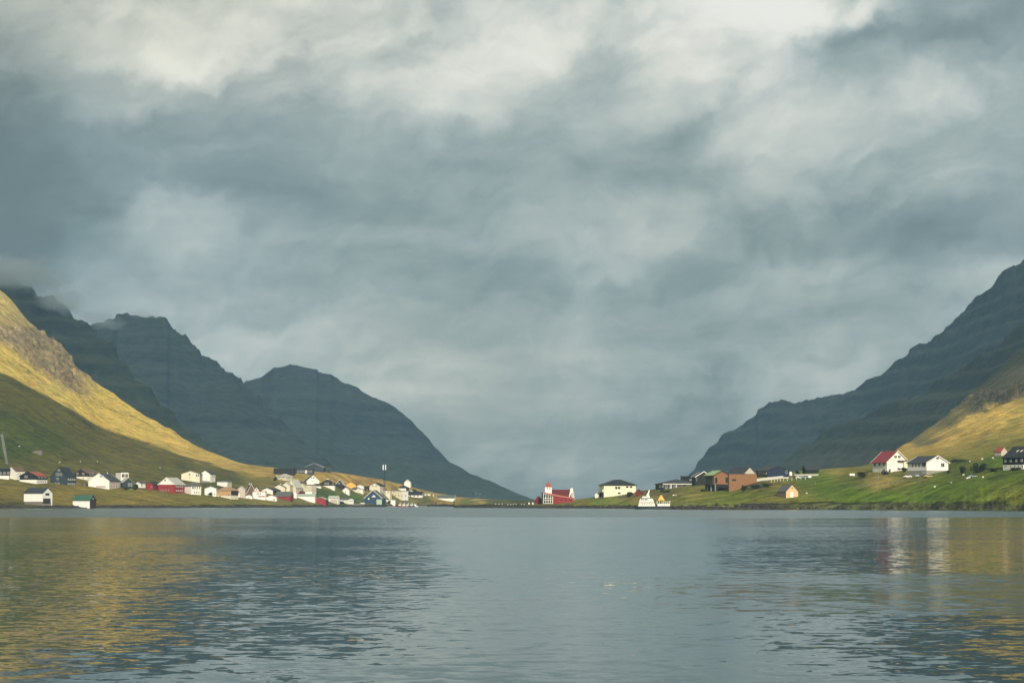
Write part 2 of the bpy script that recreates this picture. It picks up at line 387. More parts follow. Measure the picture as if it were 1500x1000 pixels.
# erosion runnels that follow the fall line, ledges higher up
left = (X < 0)
cu = np.where(left, 0.62 * X + 0.78 * Y, -0.62 * X + 0.78 * Y); cd = np.where(left, 0.78 * X - 0.62 * Y, -0.78 * X - 0.62 * Y)
Z = Z + (0.15 + hill * 1.8) * smooth(0.05, 0.2, TT) * (fbm(cu / 16, cd / 140, 4, 31))
rockmask = np.zeros_like(Z)
def pix(Xa, Ya, Za):
    d = Ya * cp_ + (Za - CAM_H) * sp_; u = -Ya * sp_ + (Za - CAM_H) * cp_
    return 750 + F * Xa / d, 500 - F * u / d
PX, PY = pix(X, Y, Z)
# rocky outcrop high on the left spur and on the right slope
rn = fbm(X / 45, Y / 45, 4, 77)
rl = smooth(-160, -20, PX) * (1 - smooth(105, 150, PX)) * smooth(468, 486, PY + rn * 10) * (1 - smooth(515 + PX * 0.42, 545 + PX * 0.42, PY + rn * 14)) * smooth(0.62, 0.7, TT)
rr = smooth(1400, 1450, PX + rn * 20) * (1 - smooth(590, 604, PY + (PX - 1450) * 0.32 + rn * 8)) * smooth(568, 582, PY + (PX - 1450) * 0.32 + rn * 8) * smooth(0.45, 0.5, TT)
rockmask = np.clip(rl + rr, 0, 1)
Z = Z + rockmask * (np.abs(fbm(X / 14, Y / 14, 4, 41)) * 11 - 2 + 3.0 * np.round(fbm(X / 30, Y / 30, 2, 8) * 3))
Z[0] = -0.25
# -- ground cover colours: (photo x, y, r, g, b albedo) spread over the land
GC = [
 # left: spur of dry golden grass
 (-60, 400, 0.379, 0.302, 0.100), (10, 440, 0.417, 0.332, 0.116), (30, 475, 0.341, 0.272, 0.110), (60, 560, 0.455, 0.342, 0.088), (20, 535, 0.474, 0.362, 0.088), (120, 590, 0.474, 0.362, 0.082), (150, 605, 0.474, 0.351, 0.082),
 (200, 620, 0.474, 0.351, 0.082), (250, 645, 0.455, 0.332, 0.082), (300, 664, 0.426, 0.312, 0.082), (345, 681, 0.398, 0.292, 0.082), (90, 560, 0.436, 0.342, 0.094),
 # left: near slope, olive grass with cloud shade mixed into the colour
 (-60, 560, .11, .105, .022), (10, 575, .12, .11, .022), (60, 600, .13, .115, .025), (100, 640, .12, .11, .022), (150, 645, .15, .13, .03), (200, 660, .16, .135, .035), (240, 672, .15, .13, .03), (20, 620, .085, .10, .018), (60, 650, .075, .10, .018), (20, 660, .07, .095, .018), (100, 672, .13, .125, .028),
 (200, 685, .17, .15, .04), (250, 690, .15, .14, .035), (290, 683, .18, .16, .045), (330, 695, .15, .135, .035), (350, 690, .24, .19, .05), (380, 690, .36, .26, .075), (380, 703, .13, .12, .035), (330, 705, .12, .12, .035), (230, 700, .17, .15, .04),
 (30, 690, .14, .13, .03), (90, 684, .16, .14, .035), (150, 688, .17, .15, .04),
 # left: meadow by the shore
 (10, 712, .28, .22, .05), (60, 714, .26, .21, .05), (90, 722, .30, .23, .05), (100, 735, .32, .24, .055), (180, 722, .26, .215, .05), (200, 732, .32, .245, .06), (260, 730, .27, .225, .055), (320, 735, .24, .21, .05), (20, 728, .22, .18, .05), (20, 738, .10, .09, .035), (380, 737, .17, .16, .045), (450, 740, .14, .13, .045),
 # village
 (430, 700, .24, .19, .055), (400, 712, .16, .14, .04), (430, 690, .38, .27, .08), (480, 698, .36, .25, .07), (510, 700, .36, .25, .07), (540, 706, .26, .18, .06), (520, 712, .22, .16, .055), (490, 722, .055, .09, .025), (515, 730, .075, .11, .03), (475, 718, .06, .095, .028), (555, 725, .16, .15, .05), (600, 730, .15, .14, .05), (600, 716, .33, .23, .065), (570, 706, .38, .27, .075), (630, 722, .36, .25, .075), (650, 727, .36, .26, .08), (700, 731, .42, .31, .11), (690, 735, .13, .15, .05), (620, 733, .12, .12, .04), (720, 737, .07, .085, .035), (760, 738, .055, .065, .03),
 # right
 (800, 738, .13, .12, .04), (850, 735, .16, .15, .04), (880, 733, .12, .15, .03), (910, 735, .15, .17, .035), (940, 733, .22, .20, .05), (930, 724, .12, .11, .035), (975, 722, .13, .12, .045), (985, 732, .15, .16, .035), (1010, 725, .19, .18, .04), (1030, 735, .14, .16, .028), (1060, 728, .12, .15, .02), (1100, 722, .12, .14, .02), (1100, 713, .10, .09, .03), (1080, 735, .14, .16, .025), (1130, 703, .15, .14, .03),
 (1120, 735, .13, .14, .03), (1200, 700, .10, .15, .018), (1220, 715, .085, .14, .012), (1250, 725, .095, .155, .012), (1300, 725, .09, .15, .012), (1350, 735, .10, .16, .012), (1380, 720, .095, .155, .012), (1340, 712, .09, .13, .014), (1430, 710, .095, .145, .012), (1480, 720, .14, .16, .02), (1480, 698, .085, .125, .012), (1400, 690, .08, .11, .014), (1250, 690, .16, .15, .03), (1220, 686, .26, .22, .055), (1250, 700, .10, .12, .02), (1450, 676, .085, .14, .012), (1400, 680, .10, .13, .018), (1430, 665, .20, .18, .04),
 (1290, 708, .24, .20, .055), (1330, 705, .17, .16, .035), (1180, 735, .13, .15, .025),
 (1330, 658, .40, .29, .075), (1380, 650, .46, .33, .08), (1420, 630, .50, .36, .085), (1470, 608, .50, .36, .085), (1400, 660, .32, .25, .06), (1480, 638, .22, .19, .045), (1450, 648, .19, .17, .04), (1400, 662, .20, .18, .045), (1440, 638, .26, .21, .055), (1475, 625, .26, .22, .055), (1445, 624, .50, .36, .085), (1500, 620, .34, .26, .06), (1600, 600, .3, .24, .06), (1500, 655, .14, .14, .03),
 (1350, 645, .16, .14, .06), (1430, 590, .11, .10, .05), (1500, 540, .085, .08, .045), (1460, 570, .07, .065, .04), (1390, 615, .13, .12, .05),
]
G = np.array(GC)
def idw(px, py):
    out = np.zeros(px.shape + (3,)); w = np.zeros(px.shape)
    for g in G:
        d2 = ((px - g[0]) / 1.25) ** 2 + ((py - g[1]) * 1.6) ** 2
        k = 1.0 / (d2 + 12.0) ** 2.0
        w += k; out += k[..., None] * g[2:5]
    return out / w[..., None]
nsx = fbm(X / 70, Y / 70, 4, 50); nsy = fbm(X / 70, Y / 70, 4, 60)
wsc = 0.35 + 0.65 * smooth(0.1, 0.3, TT)
Gall = G
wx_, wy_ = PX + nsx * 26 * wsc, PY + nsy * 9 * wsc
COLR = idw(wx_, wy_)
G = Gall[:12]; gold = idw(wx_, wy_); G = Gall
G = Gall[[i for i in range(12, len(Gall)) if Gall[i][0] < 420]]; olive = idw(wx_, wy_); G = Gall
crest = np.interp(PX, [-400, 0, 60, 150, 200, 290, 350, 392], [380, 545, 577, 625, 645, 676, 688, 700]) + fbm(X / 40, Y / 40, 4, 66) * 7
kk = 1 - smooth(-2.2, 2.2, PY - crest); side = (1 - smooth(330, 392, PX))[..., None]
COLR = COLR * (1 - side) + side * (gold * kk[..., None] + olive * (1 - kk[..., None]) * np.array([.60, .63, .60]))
# crisp crest border: sunlit gold, and olive with cloud shade put into its colour
# rocks
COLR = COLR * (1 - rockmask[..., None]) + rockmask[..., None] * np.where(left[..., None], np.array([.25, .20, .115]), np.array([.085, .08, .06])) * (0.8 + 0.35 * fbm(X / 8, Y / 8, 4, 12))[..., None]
# dark wet rocks and turf along the water's edge
shore_top = np.where(X > 0.115 * Y, 3.6, np.where(X > 0.0, 1.7, 1.9)) + fbm(X / 14, Y / 14, 4, 90) * 0.9
sh = (1 - smooth(-0.35, 0.35, Z - shore_top)) * (1 - smooth(0.10, 0.16, TT))
rightbank = smooth(1120, 1180, PX)
shc = np.array([.035, .030, .021]) * (1 - rightbank[..., None]) + rightbank[..., None] * np.array([.075, .085, .030])
COLR = COLR * (1 - sh[..., None]) + sh[..., None] * shc * (1.0 + 0.9 * fbm(X / 5, Y / 5, 4, 91))[..., None]
lip = np.exp(-((Z - shore_top) / 0.5) ** 2) * (1 - smooth(0.10, 0.16, TT)) * rightbank * smooth(-0.1, 0.25, fbm(X / 30, Y / 30, 3, 93))
COLR = COLR * (1 - 0.85 * lip[..., None])  # darker line along the lip of the right bank
COLR = np.clip(COLR, 0.004, 0.9)
# back side of the land falls away behind the skyline
back = []; 
for k, (dy, dz) in enumerate([(25, 1.0), (70, 4.0), (160, 12.0), (400, 60.0)]):
    Yb = gR1 + dy; zb = np.maximum(Z[-1] - dz * (0.4 + 0.6 * np.clip(Z[-1] / 60, 0, 3)), -3.0)
    back.append((Yb * GA, Yb, zb))
Yf = Y[0] - 8; front = (Yf * GA, Yf, 0 * GA - 3.0)
Xg = np.vstack([front[0][None]] + [X] + [b[0][None] for b in back])
Yg = np.vstack([front[1][None]] + [Y] + [b[1][None] for b in back])
Zg = np.vstack([front[2][None]] + [Z] + [b[2][None] for b in back])
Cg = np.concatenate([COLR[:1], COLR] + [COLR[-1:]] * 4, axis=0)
def grid_mesh(name, X_, Y_, Z_, m, col=None, smooth_=True):
    nr, nc = X_.shape
    co = np.stack([X_, Y_, Z_], -1).reshape(-1, 3).astype(np.float32)
    i = np.arange((nr - 1) * (nc - 1)); r_ = i // (nc - 1); c_ = i % (nc - 1); a = r_ * nc + c_
    q = np.stack([a, a + 1, a + nc + 1, a + nc], -1).astype(np.int32)
    me = bpy.data.meshes.new(name)
    me.vertices.add(len(co)); me.vertices.foreach_set('co', co.ravel())
    me.loops.add(q.size); me.loops.foreach_set('vertex_index', q.ravel())
    me.polygons.add(len(q)); me.polygons.foreach_set('loop_start', np.arange(0, q.size, 4, dtype=np.int32)); me.polygons.foreach_set('loop_total', np.full(len(q), 4, dtype=np.int32))
    me.update(calc_edges=True)
    if smooth_: me.polygons.foreach_set('use_smooth', np.ones(len(q), dtype=bool))
    if col is not None:
        at = me.color_attributes.new('cover', 'FLOAT_COLOR', 'POINT')
        cc = np.ones((len(co), 4), dtype=np.float32); cc[:, :3] = col.reshape(-1, 3)
        at.data.foreach_set('color', cc.ravel())
    me.materials.append(m); me.validate()
    o = bpy.data.objects.new(name, me); C.objects.link(o); return o
def ground_mat():
    m = bpy.data.materials.new('turf'); m.use_nodes = True; m.node_tree.nodes.clear(); N = NT(m.node_tree)
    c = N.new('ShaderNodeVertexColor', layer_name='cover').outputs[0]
    p = N.new('ShaderNodeTexCoord').outputs['Object']; s = N.new('ShaderNodeSeparateXYZ', {0: p})
    sgn = N.math('GREATER_THAN', s.outputs[0], 0.0)
    # fall-line streaks, one bearing each side of the bay
    def streak(ax, ay, sc1, sc2):
        u = N.math('ADD', N.math('MULTIPLY', s.outputs[0], ax), N.math('MULTIPLY', s.outputs[1], 0.78))
        v = N.math('ADD', N.math('MULTIPLY', s.outputs[0], ay), N.math('MULTIPLY', s.outputs[1], -0.62))
        return N.new('ShaderNodeCombineXYZ', {0: N.math('MULTIPLY', u, sc1), 1: N.math('MULTIPLY', v, sc2), 2: 0.0}).outputs[0]
    vs = N.mix(sgn, streak(0.62, 0.78, 1.0, 0.12), streak(-0.62, -0.78, 1.0, 0.12), 'VECTOR') if False else None
    a1 = N.noise(streak(0.62, 0.78, 0.16, 0.018), 1.0, 6, 0.62); a2 = N.noise(streak(-0.62, -0.78, 0.16, 0.018), 1.0, 6, 0.62)
    st = N.mix(sgn, a1, a2, 'FLOAT')
    big = N.noise(p, 0.016, 5, 0.6, 0.4); mid = N.noise(N.vmath('MULTIPLY', p, (1, 1, 2.5)), 0.11, 6, 0.68, 0.3); fine = N.noise(p, 0.7, 5, 0.75)
    z = N.math('ADD', N.math('MULTIPLY', N.math('SUBTRACT', st, 0.5), 2.1), N.math('MULTIPLY', N.math('SUBTRACT', mid, 0.5), 2.4))
    z = N.math('ADD', z, N.math('MULTIPLY', N.math('SUBTRACT', fine, 0.5), 2.4))
    z = N.math('ADD', z, N.math('MULTIPLY', N.math('SUBTRACT', big, 0.5), 0.9))
    gain = N.math('MAXIMUM', N.math('ADD', 1.0, z), 0.28)
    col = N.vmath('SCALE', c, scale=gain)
    # drier blades in some patches, mossier in others
    dry = N.mapr(N.noise(p, 0.045, 5, 0.65), 0.42, 0.68)
    col = N.mix(N.math('MULTIPLY', dry, 0.55), col, N.mix(1.0, col, (1.35, 1.12, 0.9, 1), blend='MULTIPLY'))
    bs = N.new('ShaderNodeBsdfPrincipled', {'Base Color': col, 'Roughness': 0.95, 'Specular IOR Level': 0.1})
    hgt = N.math('ADD', N.math('MULTIPLY', mid, 1.3), N.math('ADD', N.math('MULTIPLY', fine, 0.35), N.math('MULTIPLY', st, 1.0)))
    bp = N.new('ShaderNodeBump', {'Strength': 1.0, 'Distance': 2.2, 'Height': hgt})
    N.l.new(bp.outputs[0], bs.inputs['Normal'])
    N.new('ShaderNodeOutputMaterial', {0: bs.outputs[0]}); return m
turf = ground_mat()
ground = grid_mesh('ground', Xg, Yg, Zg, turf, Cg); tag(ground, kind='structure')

def terrain_z(x, y):
    a = x / y
    if a < GA[0] or a > GA[-1]: return None
    j = (a - GA[0]) / (GA[-1] - GA[0]) * (len(GA) - 1); j0 = min(int(j), len(GA) - 2); fj = j - j0
    if j0 == spit - 1: j0 -= 1; fj = 1.0
    if y < gR0[j0]: return -0.5
    if y > gR1[j0]: return None
    z0 = np.interp(y, Y[:, j0], Z[:, j0]); z1 = np.interp(y, Y[:, j0 + 1], Z[:, j0 + 1])
    return float(z0 * (1 - fj) + z1 * fj)
def hit(px, py, lo=780.0, hi=2600.0):
    "where the line of sight through a pixel of the photo meets the land"
    last = None; y = lo
    while y < hi:
        p = pt(px, py, y); g = terrain_z(p.x, p.y)
        if g is not None:
            if g > 0 and p.z <= g: return Vector((p.x, p.y, g))
            last = y
        y += 3.0
    y = (last or 1200) - 15; p = pt(px, py, y)
    return p

# ---------------------------------------------------------------- water
def water_mat():
    m = bpy.data.materials.new('sea water'); m.use_nodes = True; m.node_tree.nodes.clear(); N = NT(m.node_tree)
    p = N.new('ShaderNodeTexCoord').outputs['Object']
    n1 = N.noise(N.vmath('MULTIPLY', p, (0.80, 1.0, 1)), 1.15, 4, 0.6, 0.4, out=1)
    n2 = N.noise(N.vmath('MULTIPLY', p, (0.9, 1.0, 1)), 3.1, 3, 0.6, 0.3, out=1)
    n3 = N.noise(p, 0.06, 2, 0.5, 0.0, out=1)
    h = (0.5, 0.5, 0.5)
    v = N.vmath('ADD', N.vmath('SCALE', N.vmath('SUBTRACT', n1, h), scale=0.085), N.vmath('SCALE', N.vmath('SUBTRACT', n2, h), scale=0.050))
    v = N.vmath('ADD', v, N.vmath('SCALE', N.vmath('SUBTRACT', n3, h), scale=0.02))
    # cat's paws: bands of breeze-ruffled water between calmer ones
    s = N.new('ShaderNodeSeparateXYZ', {0: p})
    band = N.noise(N.vmath('MULTIPLY', p, (0.010, 0.030, 1)), 1.0, 3, 0.5, 0.6)
    wob = N.math('MULTIPLY', N.math('SUBTRACT', N.noise(N.vmath('MULTIPLY', p, (0.012, 0.02, 1)), 1.0, 3, 0.5), 0.5), 1.0)
    inv = N.math('DIVIDE', 1000.0, s.outputs[1])       # nearness
    # far band just off the shore, and a patch on the right in the middle distance
    yy = N.math('ADD', s.outputs[1], N.math('MULTIPLY', wob, 30.0))
    far = N.mapr(yy, 440.0, 520.0, smooth=True)
    rp = N.math('MULTIPLY', N.math('MULTIPLY', N.mapr(yy, 62.0, 66.0, smooth=True), N.mapr(yy, 99.0, 94.0, smooth=True)), N.mapr(N.math('DIVIDE', s.outputs[0], s.outputs[1]), 0.03, 0.13, smooth=True))
    ruf = N.math('MAXIMUM', N.math('MULTIPLY', far, 2.3), N.math('MULTIPLY', rp, 0.9))
    amp = N.math('ADD', N.math('MULTIPLY', N.mapr(band, 0.35, 0.65, 0.75, 1.25), N.mapr(s.outputs[1], 50.0, 300.0, 1.2, 2.2)), N.math('MULTIPLY', ruf, 1.5))
    v = N.vmath('SCALE', v, scale=amp)
    # farther out the normals tilt to the camera, set to reflect higher sky
    sv_ = N.new('ShaderNodeSeparateXYZ', {0: v})
    lean = N.math('MULTIPLY', N.math('SQRT', N.math('ADD', N.math('MULTIPLY', sv_.outputs[1], sv_.outputs[1]), N.math('MULTIPLY', sv_.outputs[2], sv_.outputs[2]))), -1.0)
    wy = N.mapr(s.outputs[1], 40.0, 220.0, smooth=True)
    vy = N.mix(wy, sv_.outputs[1], lean, 'FLOAT')
    nrm = N.vmath('NORMALIZE', N.new('ShaderNodeCombineXYZ', {0: N.math('MULTIPLY', sv_.outputs[0], 0.6), 1: vy, 2: 1.0}).outputs[0])
    bs = N.new('ShaderNodeBsdfPrincipled', {'Base Color': (0.030, 0.052, 0.050, 1), 'Roughness': N.math('ADD', 0.03, N.math('MULTIPLY', ruf, 0.07)), 'IOR': 1.333, 'Normal': nrm})
    N.new('ShaderNodeOutputMaterial', {0: bs.outputs[0]}); return m
wm = MB().add([(-9000, -600, 0), (9000, -600, 0), (9000, 16000, 0), (-9000, 16000, 0)], [(0, 1, 2, 3)])
water = wm.build('water', water_mat()); tag(water, kind='structure')

# ---------------------------------------------------------------- mountains
def mountain_mat(name, rock, grass, gain=1.0):
    m = bpy.data.materials.new(name); m.use_nodes = True; m.node_tree.nodes.clear(); N = NT(m.node_tree)
    p = N.new('ShaderNodeTexCoord').outputs['Object']
    nz = N.new('ShaderNodeSeparateXYZ', {0: N.new('ShaderNodeNewGeometry').outputs['Normal']}).outputs[2]
    strat = N.noise(N.vmath('MULTIPLY', p, (0.0012, 0.0012, 0.030)), 1.0, 6, 0.65, 0.3)
    a = N.noise(p, 0.006, 6, 0.65); b = N.noise(p, 0.035, 6, 0.7)
    k = N.math('ADD', N.math('ADD', nz, N.math('MULTIPLY', N.math('SUBTRACT', a, 0.5), 0.9)), N.math('MULTIPLY', N.math('SUBTRACT', strat, 0.5), 1.1))
    k = N.mapr(k, 0.55, 0.95)
    zz_ = N.new('ShaderNodeSeparateXYZ', {0: p}).outputs[2]
    low = N.mapr(N.math('ADD', zz_, N.math('MULTIPLY', N.math('SUBTRACT', a, 0.5), 160.0)), 190.0, 30.0, smooth=True)
    c = N.mix(N.math('MULTIPLY', low, 0.5), N.mix(k, rock, grass), (grass[0] * 1.35 + .02, grass[1] * 1.25 + .015, grass[2] * .85, 1))
    g = N.math('MAXIMUM', N.math('ADD', 1.0, N.math('ADD', N.math('MULTIPLY', N.math('SUBTRACT', b, 0.5), 2.0), N.math('MULTIPLY', N.math('SUBTRACT', strat, 0.5), 1.2))), 0.2)
    c = N.vmath('SCALE', c, scale=g)
    bs = N.new('ShaderNodeBsdfPrincipled', {'Base Color': c, 'Roughness': 0.95, 'Specular IOR Level': 0.1})
    bp = N.new('ShaderNodeBump', {'Strength': 0.9, 'Distance': 12.0, 'Height': N.math('ADD', b, strat)})
    N.l.new(bp.outputs[0], bs.inputs['Normal'])
    N.new('ShaderNodeOutputMaterial', {0: bs.outputs[0]}); return m
mm_far = mountain_mat('far basalt with haze tint', (.046, .074, .115, 1), (.080, .110, .125, 1))  # bluish distance haze is mixed into the mountain colours
mm_brn = mountain_mat('brown basalt with haze tint', (.040, .052, .070, 1), (.080, .094, .074, 1))
def mountain(ridge, depth, m, seed, step=42.0, tamp=0.55, gully=18.0, conc=1.25, nrows=150, px_step=2.0, rough_=1.0, jag=1.0):
    A = np.array([az(x, y) for x, y, r in ridge]); rr = np.array([r for x, y, r in ridge], float)
    zz = np.array([pt(x, y, r).z for x, y, r in ridge])
    ga = np.arange(A[0], A[-1], px_step / F)
    zr = np.interp(ga, A, zz); crag = np.clip(zr / 200, 0, 1) * (fbm(ga * F / 9, ga * 0 + seed, 4, seed + 2) * 4.0 * jag + np.abs(fbm(ga * F / 2.5, ga * 0, 2, seed + 4)) * 3.0 * jag); yr = sm(np.interp(ga, A, rr), 31)
    s = np.linspace(0, 1, nrows)[:, None]
    dd = depth * (0.35 + 0.65 * np.clip(zr / zr.max(), 0, 1))
    Yv = yr - dd * (1 - s); Xv = Yv * ga
    # gullies run down the face
    gl = fbm(Xv / 190, Yv / 900, 5, seed)
    Zv = zr * s ** conc
    Zv = Zv + np.minimum(s * 5, 1) * (1 - s ** 6) * gl * gully * 1.9 * (0.4 + zr / 500)
    Zv = Zv + (0.2 + 0.8 * s) * fbm(Xv / 55, Yv / 55, 5, seed + 5) * 6.0 * rough_ * np.clip(zr / 60, 0, 1)
    q = Zv + fbm(Xv / 500, Yv / 500, 3, seed + 8) * 18
    fr = q / step; fl = np.floor(fr); f_ = fr - fl
    st = (fl + smooth(0.45, 1.0, f_)) * step
    Zv = Zv + tamp * (st - q) * smooth(40, 140, Zv) * np.ones_like(s)
    Zv = Zv + crag * s ** 14
    Zv[0] = -5
    bk = []
    for dy, fz in ((120, .93), (500, .7), (1500, -0.02)):
        bk.append(((yr + dy) * ga, yr + dy, Zv[-1] * fz))
    Xa = np.vstack([Xv] + [b[0][None] for b in bk]); Ya = np.vstack([np.broadcast_to(Yv, Xv.shape)] + [b[1][None] for b in bk]); Za = np.vstack([Zv] + [b[2][None] for b in bk])
    o = grid_mesh('mountain', Xa, Ya, Za, m); tag(o, kind='structure'); return o
mountain([(-300, 250, 3600), (-120, 360, 3500), (-40, 388, 3450), (0, 395, 3400), (22, 400, 3400), (40, 418, 3380), (55, 432, 3350), (80, 431, 3350), (95, 446, 3300), (118, 468, 3300), (140, 483, 3250), (165, 505, 3200), (200, 548, 3100), (250, 600, 3000), (310, 655, 2900), (360, 690, 2800), (400, 720, 2700), (430, 742, 2650)],
         1300, mm_brn, 3, 38)
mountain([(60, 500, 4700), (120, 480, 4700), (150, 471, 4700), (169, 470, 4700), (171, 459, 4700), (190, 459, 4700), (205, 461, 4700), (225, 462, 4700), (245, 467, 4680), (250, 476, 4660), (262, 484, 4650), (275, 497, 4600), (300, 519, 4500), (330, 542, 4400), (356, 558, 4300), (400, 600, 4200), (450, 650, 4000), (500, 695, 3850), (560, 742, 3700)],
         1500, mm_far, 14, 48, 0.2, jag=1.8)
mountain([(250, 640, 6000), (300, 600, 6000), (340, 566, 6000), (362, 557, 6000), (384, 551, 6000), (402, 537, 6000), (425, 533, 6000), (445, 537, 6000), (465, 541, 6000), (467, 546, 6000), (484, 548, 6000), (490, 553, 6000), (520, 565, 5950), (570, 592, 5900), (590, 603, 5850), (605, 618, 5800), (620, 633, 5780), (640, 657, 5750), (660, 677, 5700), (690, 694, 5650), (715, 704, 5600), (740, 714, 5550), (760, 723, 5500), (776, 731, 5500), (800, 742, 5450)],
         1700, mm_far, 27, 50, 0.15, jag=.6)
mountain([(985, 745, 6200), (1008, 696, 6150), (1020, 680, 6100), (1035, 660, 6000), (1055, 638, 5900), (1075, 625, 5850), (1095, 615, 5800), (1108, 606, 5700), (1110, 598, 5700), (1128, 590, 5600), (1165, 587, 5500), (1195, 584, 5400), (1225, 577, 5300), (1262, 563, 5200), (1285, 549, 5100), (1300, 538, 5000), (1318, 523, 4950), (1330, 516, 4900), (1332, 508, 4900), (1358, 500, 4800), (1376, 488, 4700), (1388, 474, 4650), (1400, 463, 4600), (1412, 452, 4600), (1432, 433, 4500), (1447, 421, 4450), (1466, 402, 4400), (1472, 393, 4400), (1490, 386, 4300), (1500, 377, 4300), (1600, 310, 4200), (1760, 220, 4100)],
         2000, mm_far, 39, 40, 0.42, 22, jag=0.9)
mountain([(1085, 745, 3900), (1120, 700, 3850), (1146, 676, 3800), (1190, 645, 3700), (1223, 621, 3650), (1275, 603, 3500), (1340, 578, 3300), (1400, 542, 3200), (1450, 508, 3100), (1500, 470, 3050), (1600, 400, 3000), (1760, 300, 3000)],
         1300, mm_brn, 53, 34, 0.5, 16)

# ---------------------------------------------------------------- unseen cloud slab, added out of view and shaped to shade the mountains
def shade_cloud():
    n = 110; xs = np.linspace(-5200, 8200, n); ts = np.linspace(0, 1, n)
    Xc, Tc = np.meshgrid(xs, ts)
    # its sunward edge: the near slopes stay in the sun, everything past the bay lies in its shade
    edge = np.interp(Xc, [-5200, 1250, 2350, 8200], [-4650, -4650, -5150, -5150]) + 40 * fbm(Xc / 400, Xc * 0, 4, 73)
    Yc = edge + Tc * (1600 - edge)
    e = np.minimum(smooth(-5200, -4400, Xc) * (1 - smooth(7400, 8200, Xc)), smooth(0, .03, Tc) * (1 - smooth(.93, 1, Tc)))
    nb = fbm(Xc / 700, Yc / 700, 4, 71)
    th = e * (220 + 120 * nb)
    top = 4010 + th; bot = 4000 - th * 0.5 + 60 * fbm(Xc / 400, Yc / 400, 4, 72) * e
    m = bpy.data.materials.new('shade cloud'); m.use_nodes = True; m.node_tree.nodes.clear(); N = NT(m.node_tree)
    d = N.new('ShaderNodeBsdfDiffuse', {'Color': (0.9, 0.9, 0.9, 1)}); t = N.new('ShaderNodeBsdfTranslucent', {'Color': (0.9, 0.9, 0.9, 1)})
    mx = N.new('ShaderNodeMixShader', {0: 0.5, 1: d.outputs[0], 2: t.outputs[0]}); N.new('ShaderNodeOutputMaterial', {0: mx.outputs[0]})
    o = grid_mesh('cloud', np.vstack([Xc, Xc[::-1]]), np.vstack([Yc, Yc[::-1]]), np.vstack([top, bot[::-1]]), m)
    tag(o, kind='structure')
shade_cloud()

# ---------------------------------------------------------------- haze
def haze():
    o = MB().box(-5500, 5500, -900, 7900, -6, 960).build('haze', None if False else bpy.data.materials.new('haze air'))
    m = o.data.materials[0]; m.use_nodes = True; m.node_tree.nodes.clear(); N = NT(m.node_tree)
    v = N.new('ShaderNodeVolumePrincipled', {'Color': (0.44, 0.76, 1.0, 1), 'Density': HAZE, 'Anisotropy': 0.0})
    N.new('ShaderNodeOutputMaterial', {'Volume': v.outputs[0]})
    tag(o, kind='stuff')

# ---------------------------------------------------------------- torn cloud clinging to the tops
def mist(px, py, y, wx, wy, wz, dens, seed):
    bm = bmesh.new(); bmesh.ops.create_icosphere(bm, subdivisions=3, radius=1.0)
    me = bpy.data.meshes.new('cloud_wisp'); bm.to_mesh(me); bm.free()
    o = bpy.data.objects.new('cloud_wisp', me); C.objects.link(o); o.location = pt(px, py, y)
    s = y / F; o.scale = (wx * s, wz, wy * s)
    m = bpy.data.materials.new('cloud wisp'); m.use_nodes = True; m.node_tree.nodes.clear(); N = NT(m.node_tree)
    p = N.new('ShaderNodeTexCoord').outputs['Object']
    r = N.vmath('LENGTH', p); ln = N.n[-1].outputs['Value'] if False else None
    vl = N.new('ShaderNodeVectorMath', {0: p}, operation='LENGTH').outputs['Value']
    n = N.noise(N.vmath('ADD', p, (seed * 3.1, 0, 0)), 1.7, 4, 0.6)
    d = N.math('MULTIPLY', N.mapr(N.math('ADD', N.math('SUBTRACT', 1.0, vl), N.math('MULTIPLY', N.math('SUBTRACT', n, 0.5), 1.6)), 0.15, 0.75), N.mapr(vl, 1.0, 0.8))
    v = N.new('ShaderNodeVolumePrincipled', {'Color': (.93, .98, 1, 1), 'Density': N.math('MULTIPLY', d, dens)})
    N.new('ShaderNodeOutputMaterial', {'Volume': v.outputs[0]})
    me.materials.append(m); tag(o, kind='stuff', label='torn grey cloud clinging to the mountain top', cat='cloud')
mist(14, 398, 3280, 100, 34, 220, .012, 1)
mist(88, 440, 3200, 38, 24, 160, .011, 2)
mist(150, 470, 4450, 36, 15, 200, .006, 3)
mist(215, 462, 4640, 36, 7, 120, .004, 5)
scene.cycles.volume_step_rate = 4.0; scene.cycles.volume_max_steps = 64

# ================================================================ buildings
def box_on(b, name, x0, x1, y0, y1, depth, m, parent=None, label=None):
    "a panel or bay on a wall, given by where it shows in the photo"
    L, Wd, mpx, phi = b['L'], b['W'], b['m'], b['phi']
    z0 = (b['yb'] - y1) * mpx; z1 = (b['yb'] - y0) * mpx
    front = (x0 + x1) / 2 <= b['xc'] or b['xr'] - b['xc'] < 0.6
    o = MB()
    if front:
        w = max(b['xc'] - b['xl'], .1); u0 = -L / 2 + (x0 - b['xl']) / w * L; u1 = -L / 2 + (x1 - b['xl']) / w * L
        mid = ((u0 + u1) / 2, -Wd / 2, 0)
        o.box(u0, u1, -Wd / 2 - depth, -Wd / 2 + 0.05, z0, z1, 0)
    else:
        w = b['xr'] - b['xc']; u0 = -Wd / 2 + (x0 - b['xc']) / w * Wd; u1 = -Wd / 2 + (x1 - b['xc']) / w * Wd
        o.box(L / 2 - 0.05, L / 2 + depth, u0, u1, z0, z1, 0)
    r = o.build(name, m, parent or b['root'])
    if label: r['label'] = label
    return r
